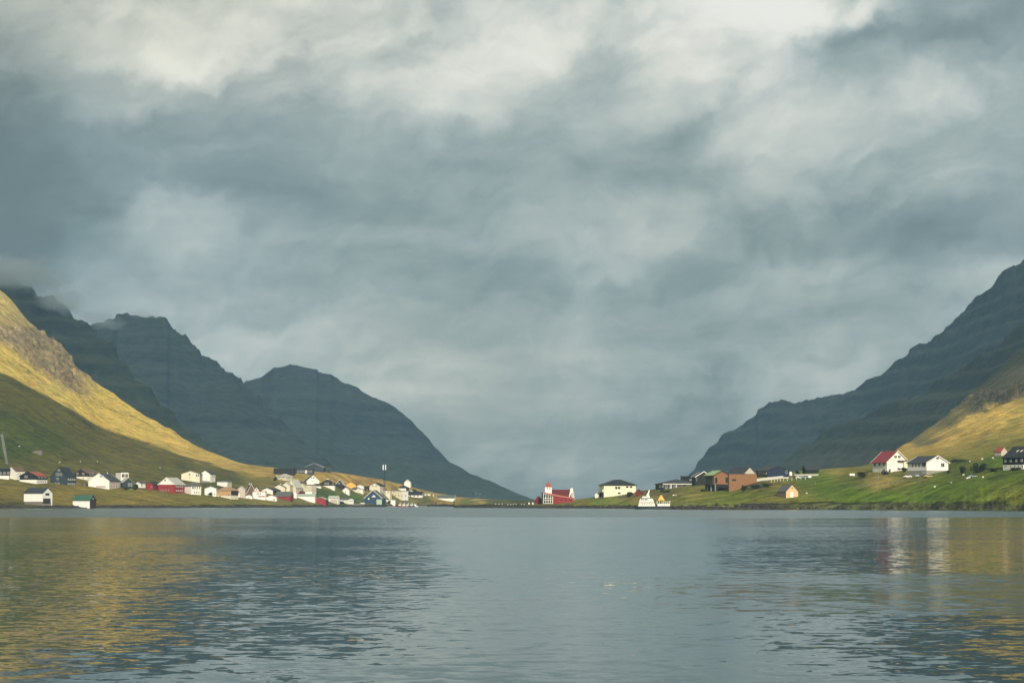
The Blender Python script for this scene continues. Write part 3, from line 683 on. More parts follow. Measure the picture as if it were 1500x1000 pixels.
def window(b, xcn, ycn, w, h, frame=None, bars=1):
    L, Wd, mpx = b['L'], b['W'], b['m']
    zc = (b['yb'] - ycn) * mpx; hh = h * mpx / 2
    front = xcn <= b['xc'] or b['xr'] - b['xc'] < 0.6
    if front:
        sc = L / max(b['xc'] - b['xl'], .1); u = -L / 2 + (xcn - b['xl']) * sc
        D0, ax = Wd / 2, 0
    else:
        sc = Wd / (b['xr'] - b['xc']); u = -Wd / 2 + (xcn - b['xc']) * sc
        D0, ax = L / 2, 1
    ww = w * sc / 2 * 1.15; hh *= 1.12; fr = MB(); t = min(0.10, ww * 0.22)
    def bx(mb, u0, u1, z0, z1, d0, d1, mi=0):
        if ax == 0: mb.box(u0, u1, -D0 - d1, -D0 - d0, z0, z1, mi)
        else: mb.box(D0 + d0, D0 + d1, u0, u1, z0, z1, mi)
    bx(fr, u - ww - t, u - ww, zc - hh - t, zc + hh + t, -.02, .09); bx(fr, u + ww, u + ww + t, zc - hh - t, zc + hh + t, -.02, .09)
    bx(fr, u - ww, u + ww, zc + hh, zc + hh + t, -.02, .088); bx(fr, u - ww, u + ww, zc - hh - t, zc - hh, -.02, .10)
    for k in range(bars if ww > 0.45 else 0):
        c = u - ww + (k + 1) * 2 * ww / (bars + 1); bx(fr, c - .05, c + .05, zc - hh, zc + hh, .03, .085)
    f = fr.build('window', frame or b.get('frame') or trimw, b['root'])
    pn = MB(); bx(pn, u - ww, u + ww, zc - hh, zc + hh, .0, .028); pn.build('pane', glass, f)
    return f
NB = []
def B(kind, label, xl, xc, xr, yb, ye, yr, gable, wall, roof, wins=(), found=None, trim=None, chim=(), ov=0.45, ratio=None,
      doors=(), panels=(), group=None, right=None, upper=None, frame=None, r=None, sink=2.6, bars=1, cat=None, dy=0.0):
    base = hit(xc if xc - xl > 1 else (xl + xr) / 2, yb) if r is None else pt(xc, yb, r)
    if r is None and xc - xl > 6 and gable in 'LHF':
        q_ = hit(xl + 1, yb); base.y = base.y if abs(q_.y - base.y) > 70 else 0.5 * (q_.y + base.y)
    y = base.y + dy; cpt = pt(xc, yb, y); m = y / F / cp_
    wl = (xc - xl) * m; wr = max(xr - xc, 0.15) * m
    if ratio is None: ratio = 0.78 if gable == 'L' else 1.3
    if wl < 0.5: wl = 0.5
    phi = math.atan(wr / wl * ratio); phi = min(max(phi, R(3)), R(80))
    L = wl / math.cos(phi); Wd = wr / math.sin(phi) if wr > 0.35 * wl * 0.3 else max(wr / math.sin(phi), L / ratio * 0.9)
    he = (yb - ye) * m; hr = (yb - yr) * m
    rz = -(phi + math.atan2(cpt.x, cpt.y))
    ax = Vector((math.cos(rz), math.sin(rz), 0)); ay = Vector((-math.sin(rz), math.cos(rz), 0))
    ctr = cpt - ax * L / 2 + ay * Wd / 2
    root = empty(kind, label, cat or kind.split('_')[-1], ctr, rz, group)
    b = dict(root=root, L=L, W=Wd, m=m, phi=phi, yb=yb, xl=xl, xc=xc, xr=xr, frame=frame, he=he, hr=hr); NB.append(b)
    zf = (yb - found[0]) * m if found else -sink
    hx, hy = L / 2, Wd / 2
    if found: MB().box(-hx - .015, hx + .015, -hy - .015, hy + .015, -sink, zf + .001).build('foundation', found[1], root)
    wb = MB()
    if gable in 'LR':
        if gable == 'L':
            poly = [(-hx, -hy, zf), (hx, -hy, zf), (hx, -hy, he), (0, -hy, hr), (-hx, -hy, he)]; ext = (0, Wd, 0)
        else:
            poly = [(hx, -hy, zf), (hx, hy, zf), (hx, hy, he), (hx, 0, hr), (hx, -hy, he)]; ext = (-L, 0, 0)
        wb.prism([Vector(p) for p in poly], (0, 0, 0), ext)
    else: wb.box(-hx, hx, -hy, hy, zf, he)
    w = wb.build('wall', wall, root)
    if upper:      # differently clad gable above a given row
        zu = (yb - upper[0]) * m
        if gable == 'L':
            k = (zu - he) / max(hr - he, .1); k = max(0, k); xx = hx * (1 - k)
            poly = [(-hx if k == 0 else -xx, 0, zu)] + ([(-hx, 0, he)] if zu < he else []) + [(0, 0, hr), ] + ([(hx, 0, he)] if zu < he else []) + [(hx if k == 0 else xx, 0, zu)]
            MB().prism([Vector(p) for p in poly], (0, -hy - .012, 0), (0, .06, 0)).build('gable', upper[1], root)
    if right: MB().box(hx - .02, hx + .012, -hy + .02, hy - .02, zf, he - .02).build('side_wall', right, root)  # separate right wall material; darker tones carry painted side shade
    th = 0.22; rb = MB()
    if gable in 'LR':
        half = hx if gable == 'L' else hy; ln = hy if gable == 'L' else hx
        sl = (hr - he) / half; oe = ov; og = ov * 0.8
        for s in (-1, 1):
            a = (0.0, hr + .03); e = (s * (half + oe), he - sl * oe + .03)
            if gable == 'L':
                poly = [Vector((a[0], -ln - og, a[1])), Vector((e[0], -ln - og, e[1])), Vector((e[0], -ln - og, e[1] + th)), Vector((a[0], -ln - og, a[1] + th))]
                rb.prism(poly, (0, 0, 0), (0, 2 * (ln + og), 0))
            else:
                poly = [Vector((-ln - og, a[0], a[1])), Vector((-ln - og, e[0], e[1])), Vector((-ln - og, e[0], e[1] + th)), Vector((-ln - og, a[0], a[1] + th))]
                rb.prism(poly, (0, 0, 0), (2 * (ln + og), 0, 0))
        rf = rb.build('roof', roof, root)
        if trim:
            for sg in (-1, 1):
                tb = MB()
                for s in (-1, 1):
                    a = (0.0, hr - .12); e = (s * (half + oe + .02), he - sl * oe - .12); d = sg * (ln + og + .04)
                    q = [(a[0], a[1]), (e[0], e[1]), (e[0], e[1] + .46), (a[0], a[1] + .46)]
                    if gable == 'L': poly = [Vector((p[0], d, p[1])) for p in q]; tb.prism(poly, (0, 0, 0), (0, sg * .08, 0))
                    else: poly = [Vector((d, p[0], p[1])) for p in q]; tb.prism(poly, (0, 0, 0), (sg * .08, 0, 0))
                tb.build('bargeboard', trim, rf)
    elif gable == 'H':
        o = ov; lx, ly = hx + o, hy + o
        if L >= Wd: rx, ry = max(lx - ly * 0.95, lx * .12), 0.02
        else: rx, ry = 0.02, max(ly - lx * 0.95, ly * .12)
        zb = he
        rb.add([(-lx, -ly, zb), (lx, -ly, zb), (lx, ly, zb), (-lx, ly, zb), (-lx, -ly, zb + .18), (lx, -ly, zb + .18), (lx, ly, zb + .18), (-lx, ly, zb + .18),
                (-rx, -ry, hr), (rx, -ry, hr), (rx, ry, hr), (-rx, ry, hr)],
               [(3, 2, 1, 0), (0, 1, 5, 4), (1, 2, 6, 5), (2, 3, 7, 6), (3, 0, 4, 7), (4, 5, 9, 8), (5, 6, 10, 9), (6, 7, 11, 10), (7, 4, 8, 11), (8, 9, 10, 11)])
        rf = rb.build('roof', roof, root)
    else:
        o = ov
        rb.box(-hx - o, hx + o, -hy - o, hy + o, he, max(hr, he + .25)); rf = rb.build('roof', roof, root)
    for cx, cw, ct, cm in chim:      # chimney: photo x, width, top row
        frac = (cx - xl) / max(xr - xl, 1) - 0.5; zt = (yb - ct) * m; q = cw * m / 2
        px_, py_ = (0.0, 0.0)
        if gable == 'L': py_ = frac * Wd * 0.8
        else: px_ = frac * L * 0.8
        MB().box(px_ - q, px_ + q, py_ - q, py_ + q, he, zt).build('chimney', cm, rf)
    for x0, x1, n, yc, ww, hh in wins:
        for k in range(n):
            xx = x0 if n == 1 else x0 + (x1 - x0) * k / (n - 1)
            window(b, xx, yc, ww, hh, bars=bars)
    for x0, x1, y0, y1, dm in doors: box_on(b, 'door', x0, x1, y0, y1, 0.07, dm)
    for nm, x0, x1, y0, y1, d, pm in panels: box_on(b, nm, x0, x1, y0, y1, d, pm)
    return b

# ---- left shore, far left to right
B('village_house', 'black upper floor over white base, cut by the left edge of the photo', -16, 13, 15.5, 701, 686.5, 684.5, 'H', black, r_slate, [(1, 12, 3, 693, 2.2, 2.6)], found=(696.5, white))
B('village_house', 'small white gabled house with brown roof between two black houses at far left', 10.5, 22.5, 36, 702, 689.5, 683.5, 'L', white, r_brown, [(26, 33, 3, 694, 1.2, 1.8), (26, 33, 2, 699, 1.2, 1.4)])
B('village_house', 'black house with orange red roof over a white base at far left', 29.4, 53.5, 69, 707.4, 697, 691, 'L', black, r_orange, [(38.5, 0, 1, 698, 3.0, 2.4), (57, 66, 3, 698.3, 2.0, 2.2), (56, 66, 5, 704.8, 1.1, 2.4)], found=(702.4, white), trim=brown)
B('village_house', 'tall slate blue house with steep gable and white framed windows', 74, 98, 111, 709.4, 698.5, 684.6, 'L', slateblue, r_black, [(86.3, 0, 1, 688.6, 2.4, 2.2), (84, 89, 2, 694.6, 2.8, 2.8), (84.8, 0, 1, 701, 2.4, 2.2), (100, 109, 4, 701.8, 1.3, 2.2), (82, 86, 2, 707.7, 1.6, 1.6), (100, 109, 4, 708.3, 1.4, 1.6)], ratio=1.1)
B('village_house', 'dark brown house with white base and reddish roof wing behind the slate blue house', 109, 128, 145, 702, 693.3, 687, 'L', brown, r_brown, [(113.5, 0, 1, 693.8, 2.2, 2.2), (122, 0, 1, 693.8, 2.2, 2.2), (132, 136, 2, 694, 2, 2.4), (122, 0, 1, 700, 1.2, 1.4)], found=(697.8, white))
B('garden_shed', 'small brown wooden shed left of the big white garage gable', 118.5, 125, 128, 711.8, 708, 706.3, 'L', wood, r_brown, doors=[(120, 122.5, 708.5, 711.7, ddoor)], cat='shed')
B('village_house', 'white gabled house with slate roof, shaded beige side wall and long garage door', 130, 160, 176.7, 714.8, 704.3, 693.4, 'L', bright, r_slate, [(147, 151, 3, 697.6, 1.4, 1.7), (163, 174, 4, 711.2, 1.5, 2.4)], right=pinkish, trim=trimw, doors=[(141, 155, 711, 714.5, pinkish)], chim=[(166, 1.3, 691.5, trimw)])
B('village_house', 'white flat topped upper storey with wide dark windows behind the slate roof', 169.5, 177, 188, 704, 691.6, 690.6, 'F', white, r_black, [(180.3, 185, 2, 696.4, 3.2, 4.4)], ov=.25)
B('village_house', 'dark green grey house with light grey roof beside a bush', 175, 180, 195.5, 715.6, 706.3, 700, 'R', green_dk, r_lgrey, [(188.5, 192, 2, 709.6, 1.6, 3.6)], ratio=0.8)
B('village_house', 'low white house behind a hedge left of the small red house', 199, 205.8, 213, 714, 707.5, 705.3, 'L', bright, r_grey, [(207.5, 0, 1, 710, 1.3, 4)])
B('village_house', 'small plain red gabled house with dark roof', 213.5, 224.5, 232.2, 717.3, 709.6, 705.3, 'L', red, r_black, [(221.8, 0, 1, 713, 1, 1.7)], right=darkred)
B('boat_house', 'large red house with white upper gable and white roof', 232, 256, 270.5, 721, 709.5, 699.4, 'L', red, r_lgrey, [(242, 0, 1, 703.3, 1.8, 2), (236.5, 239, 2, 718, .9, 2), (243, 247, 2, 717.8, .9, 2), (258.5, 267, 4, 712.3, 1.3, 1.4), (258.5, 267, 4, 718.3, 1.3, 1.6)], upper=(709.4, bright), trim=trimw, chim=[(268, 1.2, 705.6, trimw)], cat='house')
B('village_house', 'white two storey house with two rows of windows, right of the large red house', 270.3, 280, 294.3, 723.6, 711.8, 706.2, 'H', bright, r_grey, [(282.5, 0, 1, 714, 2, 2.6), (285.5, 292, 3, 713.8, 1.1, 3), (284.8, 291, 3, 721, 1.3, 1.8)], right=white, ratio=.9)
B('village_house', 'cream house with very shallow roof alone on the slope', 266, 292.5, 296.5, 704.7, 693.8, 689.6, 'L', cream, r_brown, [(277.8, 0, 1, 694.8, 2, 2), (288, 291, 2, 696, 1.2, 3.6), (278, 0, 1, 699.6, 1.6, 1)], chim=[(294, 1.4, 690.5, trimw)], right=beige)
B('village_house', 'white gabled house with dark roof on the slope, beside the cream one', 293, 308, 315.3, 704.8, 694, 688.8, 'L', bright, r_slate, [(311, 313.5, 2, 697, 1.1, 3)], right=white)
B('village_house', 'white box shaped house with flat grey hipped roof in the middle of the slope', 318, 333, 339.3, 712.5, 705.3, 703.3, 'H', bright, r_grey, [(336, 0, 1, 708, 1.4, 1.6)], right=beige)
B('village_house', 'white gabled house behind a small brown rounded hut', 300, 316.7, 318.6, 726.3, 715.6, 712.6, 'L', bright, r_lgrey, [(314.4, 0, 1, 723.8, 1.6, 1.6)])
B('village_house', 'ochre timber house with tan hipped roof and dark side wall', 317, 338.3, 349, 729.4, 718.4, 712.6, 'H', tan, r_tan, [(320.5, 0, 1, 720.5, 1.4, 2.6), (322.5, 0, 1, 726.8, 1.6, 1.6), (335, 0, 1, 724.5, 2, 2.2), (339.5, 346, 3, 726.3, 1, 1.8)], right=brown, found=(725.6, cream))
B('village_house', 'beige green gabled house with pale door between ochre house and red steep roof', 347, 359, 361, 729, 717.4, 712.2, 'L', beige, r_lgrey, [(350, 0, 1, 720, 1.2, 1.4)], doors=[(349.2, 351, 723, 728, trimw)])
B('village_house', 'house with tall faded dark red roof and white chimney', 358.5, 361.5, 374, 727.5, 722, 708.5, 'R', r_brown, r_dred, [], chim=[(361.5, 2, 707.6, trimw)], trim=trimw, ratio=1.0)
B('village_house', 'white steep gable with one small attic window behind the pink striped house', 369, 382.5, 384, 727, 722, 713.4, 'L', bright, r_dred, [(375.7, 0, 1, 716.7, 1.6, 1.9)])
B('village_house', 'white flat roofed house with pink red stripe and three small windows', 370.2, 388.6, 390.5, 731.6, 720.3, 719.3, 'F', bright, r_pink, [(376.9, 381.2, 3, 723.2, 1.0, 2.2)], panels=[('stripe', 378.2, 388, 726.2, 727.6, .12, red)], ov=.15)
B('garden_shed', 'long low white shed left of the house with the pink red stripe', 359, 369.5, 371, 730.3, 726.8, 724.8, 'L', bright, r_lgrey, [(364.2, 0, 1, 728.3, 1, .8)], cat='shed')
B('village_house', 'white low gabled house with dark right side wall', 383.3, 399.8, 411, 723, 718, 714.2, 'L', bright, r_slate, [], right=brown)
B('village_house', 'cream gabled house behind the grey roof of the red shed', 401, 417.3, 424, 720.5, 713.8, 709.5, 'L', cream, r_grey, [(419.5, 422, 2, 716, 1, 1.8)], chim=[(407, 1.2, 708, trimw)], ratio=.8, right=beige)
B('village_house', 'cream house with long pale roof, second of the two close together', 413, 424.8, 430.3, 721.5, 711, 706.7, 'L', cream, r_lgrey, [(427, 0, 1, 714, 1.3, 2)], chim=[(415.8, 1.1, 705.6, trimw)], right=beige)
B('village_house', 'pale house with tall light roof sloping down over its side', 420, 433.5, 443, 722.3, 713.5, 702.2, 'L', cream, r_lgrey, [(436.5, 440.5, 2, 716, 1.4, 3)], right=pinkish, ratio=.9)
B('village_house', 'cream house with hipped light roof, highest of the middle village', 406, 419, 428.3, 703.6, 698, 693.6, 'H', cream, r_lgrey, [(409, 415, 2, 699, 1.2, 1.6), (412.5, 0, 1, 701.8, 1.3, 1.4), (422, 424, 2, 700, 1.2, 2)], right=beige)
B('village_house', 'house with dark brown hipped roof behind the tall cream block', 434.5, 446, 449.5, 714.5, 708, 704.4, 'H', cream, r_brown, [])
B('village_house', 'square cream block with flat roof and dark red roof turret', 444.3, 456, 463.2, 722, 710.3, 709.3, 'F', cream, r_brown, [(447.3, 0, 1, 712.7, 1.2, 1.6)], right=beige, ov=.2)
B('village_house', 'white steep gabled house with two attic windows beside its dark roof', 444.8, 449.2, 467.5, 709.6, 704.4, 696.3, 'R', white, r_slate, [(456.6, 459.4, 2, 699.7, 1.3, 1.6), (457.3, 0, 1, 704.3, 1, 1.2)], trim=trimw, ratio=1.0)
B('village_house', 'low wing with dark roof and white wall left of the black brown gable', 460.5, 470, 471, 715.8, 711.3, 708.4, 'R', white, r_slate, [], ratio=.6)
B('village_house', 'black brown broad gabled house on white base with two round framed windows', 469.3, 490, 491.5, 714.9, 708, 702.4, 'L', brown, r_black, [(477, 480.8, 2, 707.9, 1.8, 2), (488, 0, 1, 708, 1.4, 1.6)], found=(711.2, white), trim=black, chim=[(472, 3, 701.2, trimw)])
B('village_house', 'black steep gabled house with white bargeboards beside the orange house', 490.3, 505.4, 507, 715.9, 711, 702.3, 'L', black, r_black, [(497, 0, 1, 708, 1.6, 1.8), (502, 0, 1, 708.3, 1.7, 2.4)], trim=trimw)
B('village_house', 'bright orange gabled house', 506.5, 521.3, 523, 715.2, 709.9, 705.6, 'L', orange, r_brown, [(512.4, 0, 1, 710.5, 1.1, 1.2)])
B('village_house', 'small white house with pink tinted gable right of the orange house', 522, 532.5, 534, 714.6, 712, 710, 'L', white, r_lgrey, [])
B('village_house', 'small white round gabled house on the green below the orange house', 501.8, 511.5, 513, 723.3, 717.6, 713.8, 'L', white, r_lgrey, [(506.3, 0, 1, 720, 1.1, 1.3), (503.6, 0, 1, 718.8, .8, .9)])
B('village_house', 'white house under a broad grey roof on the green', 515, 521.5, 527.6, 721.3, 716.6, 713.7, 'R', white, r_grey, [], ratio=.7)
B('garden_shed', 'narrow tall white shed beside the grey roofed house', 526, 531.5, 533.5, 724.2, 717.5, 715.4, 'L', white, r_lgrey, cat='shed')
B('garden_shed', 'dark brown box shed below the skyline ridge', 533.7, 539.5, 541.2, 719.5, 713, 712.2, 'F', brown, r_black, [(538, 0, 1, 717, .9, 1.2)], ov=.15, cat='shed')
B('village_house', 'cream gabled house with dark roof behind the blue boathouse', 541.3, 556.6, 564.3, 719.6, 711.6, 707.3, 'L', cream, r_black, [(546, 551, 2, 711.4, 1.6, 1.4)], right=beige, chim=[(543, 1.2, 706.8, trimw)])
B('garden_shed', 'small bright white cube in front of the cream gabled house', 547.2, 553, 554.2, 718.5, 713, 712.6, 'F', bright, r_lgrey, ov=.1, cat='shed')
B('village_house', 'cream block with two windows between blue boathouse and mast', 558.5, 571.5, 574, 727.6, 718.4, 717.8, 'F', cream, r_brown, [(560.5, 568.8, 2, 720.4, 1.5, 1.5)], ov=.2)
B('harbour_house', 'pale two storey building with stepped roofs on the quay slope', 573, 589, 598, 728.6, 719.6, 718.3, 'F', cream, r_lgrey, [(577, 0, 1, 721.3, 1.2, 1.2), (579.5, 584, 2, 725.4, 1.3, 1.4), (589, 594, 2, 725.6, 1.3, 1.4)], ov=.2, right=white, cat='building')
B('harbour_house', 'white upper house with dark hipped roof above the pale building', 583.3, 594.8, 599, 719, 714.6, 710.8, 'H', bright, r_black, [], right=brown, cat='house')
B('harbour_house', 'long white house with dark roof and three windows near the harbour', 596.7, 618.3, 620, 729, 724.3, 720, 'R', white, r_black, [(601.3, 612.3, 3, 726.2, 1.7, 1.5)], ratio=2.4, cat='house')
B('village_house', 'small pale green gable behind the long white harbour house', 600, 605.5, 611, 722.3, 719.2, 716.6, 'L', cream, r_black, [])
B('village_house', 'small white gabled house alone on the skyline ridge', 592.2, 601.3, 602.6, 710.2, 706.4, 702.4, 'L', bright, r_lgrey, [(597, 0, 1, 704.6, 1.3, .9)])
B('garden_shed', 'tiny cream hut right of the harbour houses, left of three', 621.8, 624.6, 625.4, 726, 723.6, 722.6, 'L', cream, r_lgrey, cat='hut')
B('garden_shed', 'tiny cream hut right of the harbour houses, middle of three', 626.2, 630.4, 631.2, 726, 723.4, 722.6, 'L', cream, r_tan, cat='hut')
B('garden_shed', 'tiny white hut right of the harbour houses, right of three', 634, 635.6, 636.4, 726.4, 724, 723.2, 'L', white, r_tan, cat='hut')
B('storage_tank', 'long white windowless container shed beside the blue boathouse', 565.2, 578.6, 580, 738.2, 732.4, 731.8, 'F', bright, r_lgrey, ov=.05, cat='shed')
B('boat_house', 'white boathouse with grey green roof half sunk in a rocky bank', 640, 665.8, 667.3, 738.6, 729, 725.2, 'R', bright, r_grey, [], r=1955, ratio=2.2, trim=trimw, cat='boathouse')
# blue boathouse
bb = B('boat_house', 'large dark blue boathouse with white winged emblem and pale green door', 533.6, 559.6, 565, 738.8, 729.6, 718, 'L', boatblue, r_grey, [], trim=trimw, doors=[(551.6, 560.5 - 1.2, 731.2, 738.6, ldoor)], ratio=1.6, cat='boathouse')
def emblem(b):
    L, Wd, m = b['L'], b['W'], b['m']; sc = L / (b['xc'] - b['xl'])
    def P(x, y): return Vector((-L / 2 + (x - b['xl']) * sc, -Wd / 2, (b['yb'] - y) * m))
    o = MB()
    for poly in ([(544.2, 727.9), (550.6, 727.9), (550.2, 727.2), (544.8, 727.2)], [(545.2, 727.0), (549.8, 727.0), (548.6, 725.6), (546.2, 725.6)], [(547.0, 725.4), (548.1, 725.4), (547.8, 724.4), (547.3, 724.4)], [(548.9, 726.8), (550.2, 726.8), (549.6, 726.0)]):
        o.prism([P(*p) for p in poly], (0, -.12, 0), (0, .1, 0))
    o.build('emblem', trimw, b['root'])
    o = MB(); c = P(540.2, 730.2); o.prism([c + Vector((.72 * math.cos(t), -.1, .72 * math.sin(t))) for t in [2 * math.pi * i / 14 for i in range(14)]], (0, 0, 0), (0, .08, 0))
    o.build('round_sign', trimw, b['root'])
emblem(bb)
# shore sheds in front of the village
B('boat_house', 'long red shed with grey roof near the left shore fence', 404, 425.4, 429.4, 734.2, 726.2, 720, 'R', red, r_grey, [], right=darkred, ratio=2.0, cat='shed')
B('garden_shed', 'small white gabled shed in front of the long red shed', 390.2, 405, 406.6, 733.4, 728.2, 725.2, 'L', bright, r_lgrey, doors=[(399.5, 403, 729.8, 733, beige)], cat='shed')
B('village_house', 'small house with rounded dark red roof above the white tank', 437, 444, 446.5, 726.5, 722.4, 719, 'L', darkred, r_dred, [])
B('warehouse', 'big white windowless warehouse with low pale roof on the left shore', 430.2, 461, 463, 737, 726.5, 723.6, 'R', bright, r_pgreen, [], ratio=1.6, cat='warehouse')
B('warehouse', 'white raised block standing behind the big white warehouse', 447, 457, 458, 727.5, 719.8, 719.2, 'F', bright, r_lgrey, ov=.1, cat='building')
B('boat_house', 'red gabled boathouse between white warehouse and grey garage', 460.6, 477.3, 481, 738.2, 731.4, 728, 'L', red, r_pgreen, [], right=darkred, cat='boathouse')
B('boat_house', 'white garage with wide grey door and pale green roof', 481.2, 494.5, 497.5, 738.3, 729.2, 726.2, 'R', bright, r_pgreen, [], doors=[(484, 493.8, 731.2, 738, beige)], ratio=1.6, cat='garage')
B('boat_house', 'low white shed behind a dark bush by the shore', 497, 510, 518, 738.2, 731.4, 729.6, 'R', bright, r_grey, [(513, 515.5, 2, 733.6, 1.2, 1.4)], ratio=1.3, cat='shed')
# two boathouses at far left shore
ba = B('boat_house', 'white boathouse with slate roof on stone footing, large opening in its gable', 35.6, 62.2, 76.3, 731.6, 721.8, 714.6, 'R', bright, r_slate, [(68.9, 0, 1, 723.6, 5.2, 3)], ratio=1.35, r=1217, cat='boathouse', sink=1.2, doors=[(63.2, 73.6, 729.7, 737.4, ddoor)], bars=0)
box_on(ba, 'corner_post', 74.4, 76.2, 726, 740.6, .06, trimw); box_on(ba, 'plinth', 62.4, 74.4, 737.6, 742.6, .3, concrete)
MB().box(-ba['L'] / 2 + .2, ba['L'] / 2 - .2, -ba['W'] / 2 + .4, ba['W'] / 2 - .4, -5.2, -1.0).build('foundation', stone, ba['root'])
bc = B('boat_house', 'small boathouse with green roof, white side and dark red gable', 107.2, 131.6, 140.4, 739.4, 732.4, 725.2, 'R', bright, r_green, [], right=None, ratio=1.5, r=1246, cat='boathouse')
def clad_gable_R(b, m_):
    hx, hy = b['L'] / 2, b['W'] / 2
    MB().prism([Vector((hx, -hy, -3)), Vector((hx, hy, -3)), Vector((hx, hy, b['he'])), Vector((hx, 0, b['hr'])), Vector((hx, -hy, b['he']))], (-.03, 0, 0), (.09, 0, 0)).build('gable', m_, b['root'])
clad_gable_R(bc, maroon); box_on(bc, 'door', 133.5, 138.5, 733.5, 742.6, .12, ddoor); window(bc, 136, 730.3, 1.4, 1.4)
# dark school on the skyline
B('school_building', 'long low black building with flat roof on the skyline', 401, 431, 433, 693.6, 686.4, 685.6, 'F', black, r_black, [(406, 428, 5, 690, 2.6, 1.6)], cat='building', ov=.2, frame=dsteel, dy=-16)
B('school_building', 'dark slate blue hall in the middle of the skyline group', 432, 459, 460, 693.4, 686.8, 684, 'R', slateblue, r_slate, [(437, 455, 5, 690.4, 2.2, 2.2)], cat='building', ratio=2, dy=-16, doors=[(447.5, 449.3, 688.5, 693, trimw)], frame=trimw)
B('school_building', 'glazed hall with wide shallow pitched pale edged roof on the skyline', 446, 474, 478, 690.5, 684.5, 678.6, 'L', slateblue, r_grey, [(455, 470, 3, 685, 4, 1.8)], cat='building', trim=steel, ov=1.2, frame=steel)
B('school_building', 'dark block at the right end of the skyline group', 474, 483.5, 485, 692, 681.3, 680.6, 'F', green_dk, r_black, [(477, 481, 2, 686, 2, 2)], cat='building', ov=.1, frame=steel)

# ---- right side
B('village_house', 'small dark red shed left of the church front', 783, 793.4, 795.5, 737.7, 733, 727.2, 'L', darkred, r_dred, [], cat='shed')
B('village_house', 'pale yellow two storey house with black hipped roof and balcony', 878, 884.7, 931, 728.4, 710.5, 702.2, 'H', yellowish, r_black, [(902.7, 906.8, 2, 714.3, 2.4, 2.6), (918.5, 924.3, 2, 713, 2.6, 1.6), (907, 0, 1, 722, 3.2, 1.4)], panels=[('balcony', 878, 884.3, 716.5, 720.6, .7, trimw)], ov=.9, ratio=1.15, doors=[(879.5, 883.8, 721, 727.8, ddoor)], frame=brown, sink=3.5)
B('garden_shed', 'small white annex at the foot of the pale yellow house', 871.5, 878, 880, 728.7, 723.4, 721.6, 'L', white, r_lgrey, cat='shed', ratio=.7)
B('village_house', 'small dark red gable right of the pale yellow house', 930.5, 940, 941.3, 726, 721, 716.8, 'L', darkred, r_dred, [], cat='shed')
B('bungalow', 'long dark bungalow with grey roof and white verandah posts', 960, 971, 1020.3, 717.4, 708.6, 701.2, 'H', green_dk, r_slate, [(966.8, 971-.6, 2, 711.6, 1.8, 3), (976, 988, 3, 712.2, 2.4, 4.6), (996, 0, 1, 711.5, 4.6, 3.8), (1006, 1011, 3, 711.6, 1.2, 1.8)], ov=1.0, ratio=1.2, panels=[('post', 982.3, 983.3, 708.8, 717.5, .5, trimw), ('post', 990, 991, 708.8, 717.3, .5, trimw), ('post', 1018.6, 1020, 708.8, 713.8, .5, trimw), ('fascia', 971, 1020.2, 708.3, 709.2, 1.05, trimw)], cat='house')
B('village_house', 'black flat topped house behind the long bungalow', 997, 1012, 1014.5, 708, 698, 697, 'F', black, r_black, [(1011.6, 0, 1, 702.6, 1.8, 1.4)], ov=.2)
B('village_house', 'black house with pale fronted roof edge behind the green roof', 1013.5, 1019, 1043, 711.5, 698.4, 690.8, 'R', black, r_black, [(1019.5+1, 0, 1, 702, 1, 3.4)], ratio=1.2, trim=trimw)
gh = B('village_house', 'modern timber clad house with pale green roof above dark pillared ground floor', 1033, 1046, 1069, 719.2, 695.6, 689.2, 'R', brick, r_lgreen, [(1049.2, 0, 1, 703.5, 2.4, 7), (1064.5, 0, 1, 703, 2.6, 6.5), (1036, 1042.5, 3, 703, 2.6, 8)], found=(709, black), ratio=1.1, frame=dsteel, trim=dsteel, panels=[('balcony', 1033, 1046, 708.2, 709.6, 1.4, dsteel), ('pillar', 1036.5, 1037.6, 709.6, 718.6, .5, concrete), ('pillar', 1041.5, 1042.6, 709.6, 718.8, .5, concrete), ('pillar', 1047, 1048.2, 709.3, 718.8, .3, concrete)], ov=.7)
B('village_house', 'plain orange brown timber block with flat top right of the green roof', 1066.5, 1068, 1108.4, 719.4, 694.6, 694, 'F', brick, r_brown, [(1075.3, 0, 1, 702.8, 4.6, 1.8)], ratio=1.0, ov=.12, frame=black, bars=0, dy=-4, panels=[])
B('village_house', 'grey gabled house with dark roof behind the timber block', 1064, 1087.5, 1109, 700.5, 695.6, 684.2, 'R', beige, r_slate, [(1091, 0, 1, 693, 1.6, 1.6)], ratio=1.2, dy=16)
B('village_house', 'navy blue gabled house on long white retaining wall', 1108, 1124.3, 1155.4, 699.4, 688.7, 682.4, 'R', navy, r_slate, [(1111.5, 1119.5, 4, 692, 1.6, 4.4), (1122.3, 0, 1, 692, 1.3, 4.4), (1151.8, 0, 1, 691, 1.6, 4)], ratio=1.15, ov=.6, found=(698.6, white))
def wall_run(name, label, cat, pts_, h_px, thick, m_):
    "a free standing wall whose foot follows the ground"
    P_ = [hit(x, y) for x, y in pts_]; o = MB()
    c0 = P_[0]
    for (a, b_), (ha, hb) in zip(zip(P_[:-1], P_[1:]), zip(h_px[:-1], h_px[1:])):
        d = (b_ - a); nrm = Vector((-d.y, d.x, 0)).normalized() * thick
        a0 = a - c0; b0 = b_ - c0; za = ha * a.y / F; zb = hb * b_.y / F
        q = [a0 + Vector((0, 0, -2)), b0 + Vector((0, 0, -2)), b0 + Vector((0, 0, zb)), a0 + Vector((0, 0, za))]
        o.prism(q, (0, 0, 0), nrm)
    ob = o.build(name, m_); ob.location = c0; return tag(ob, label, cat)
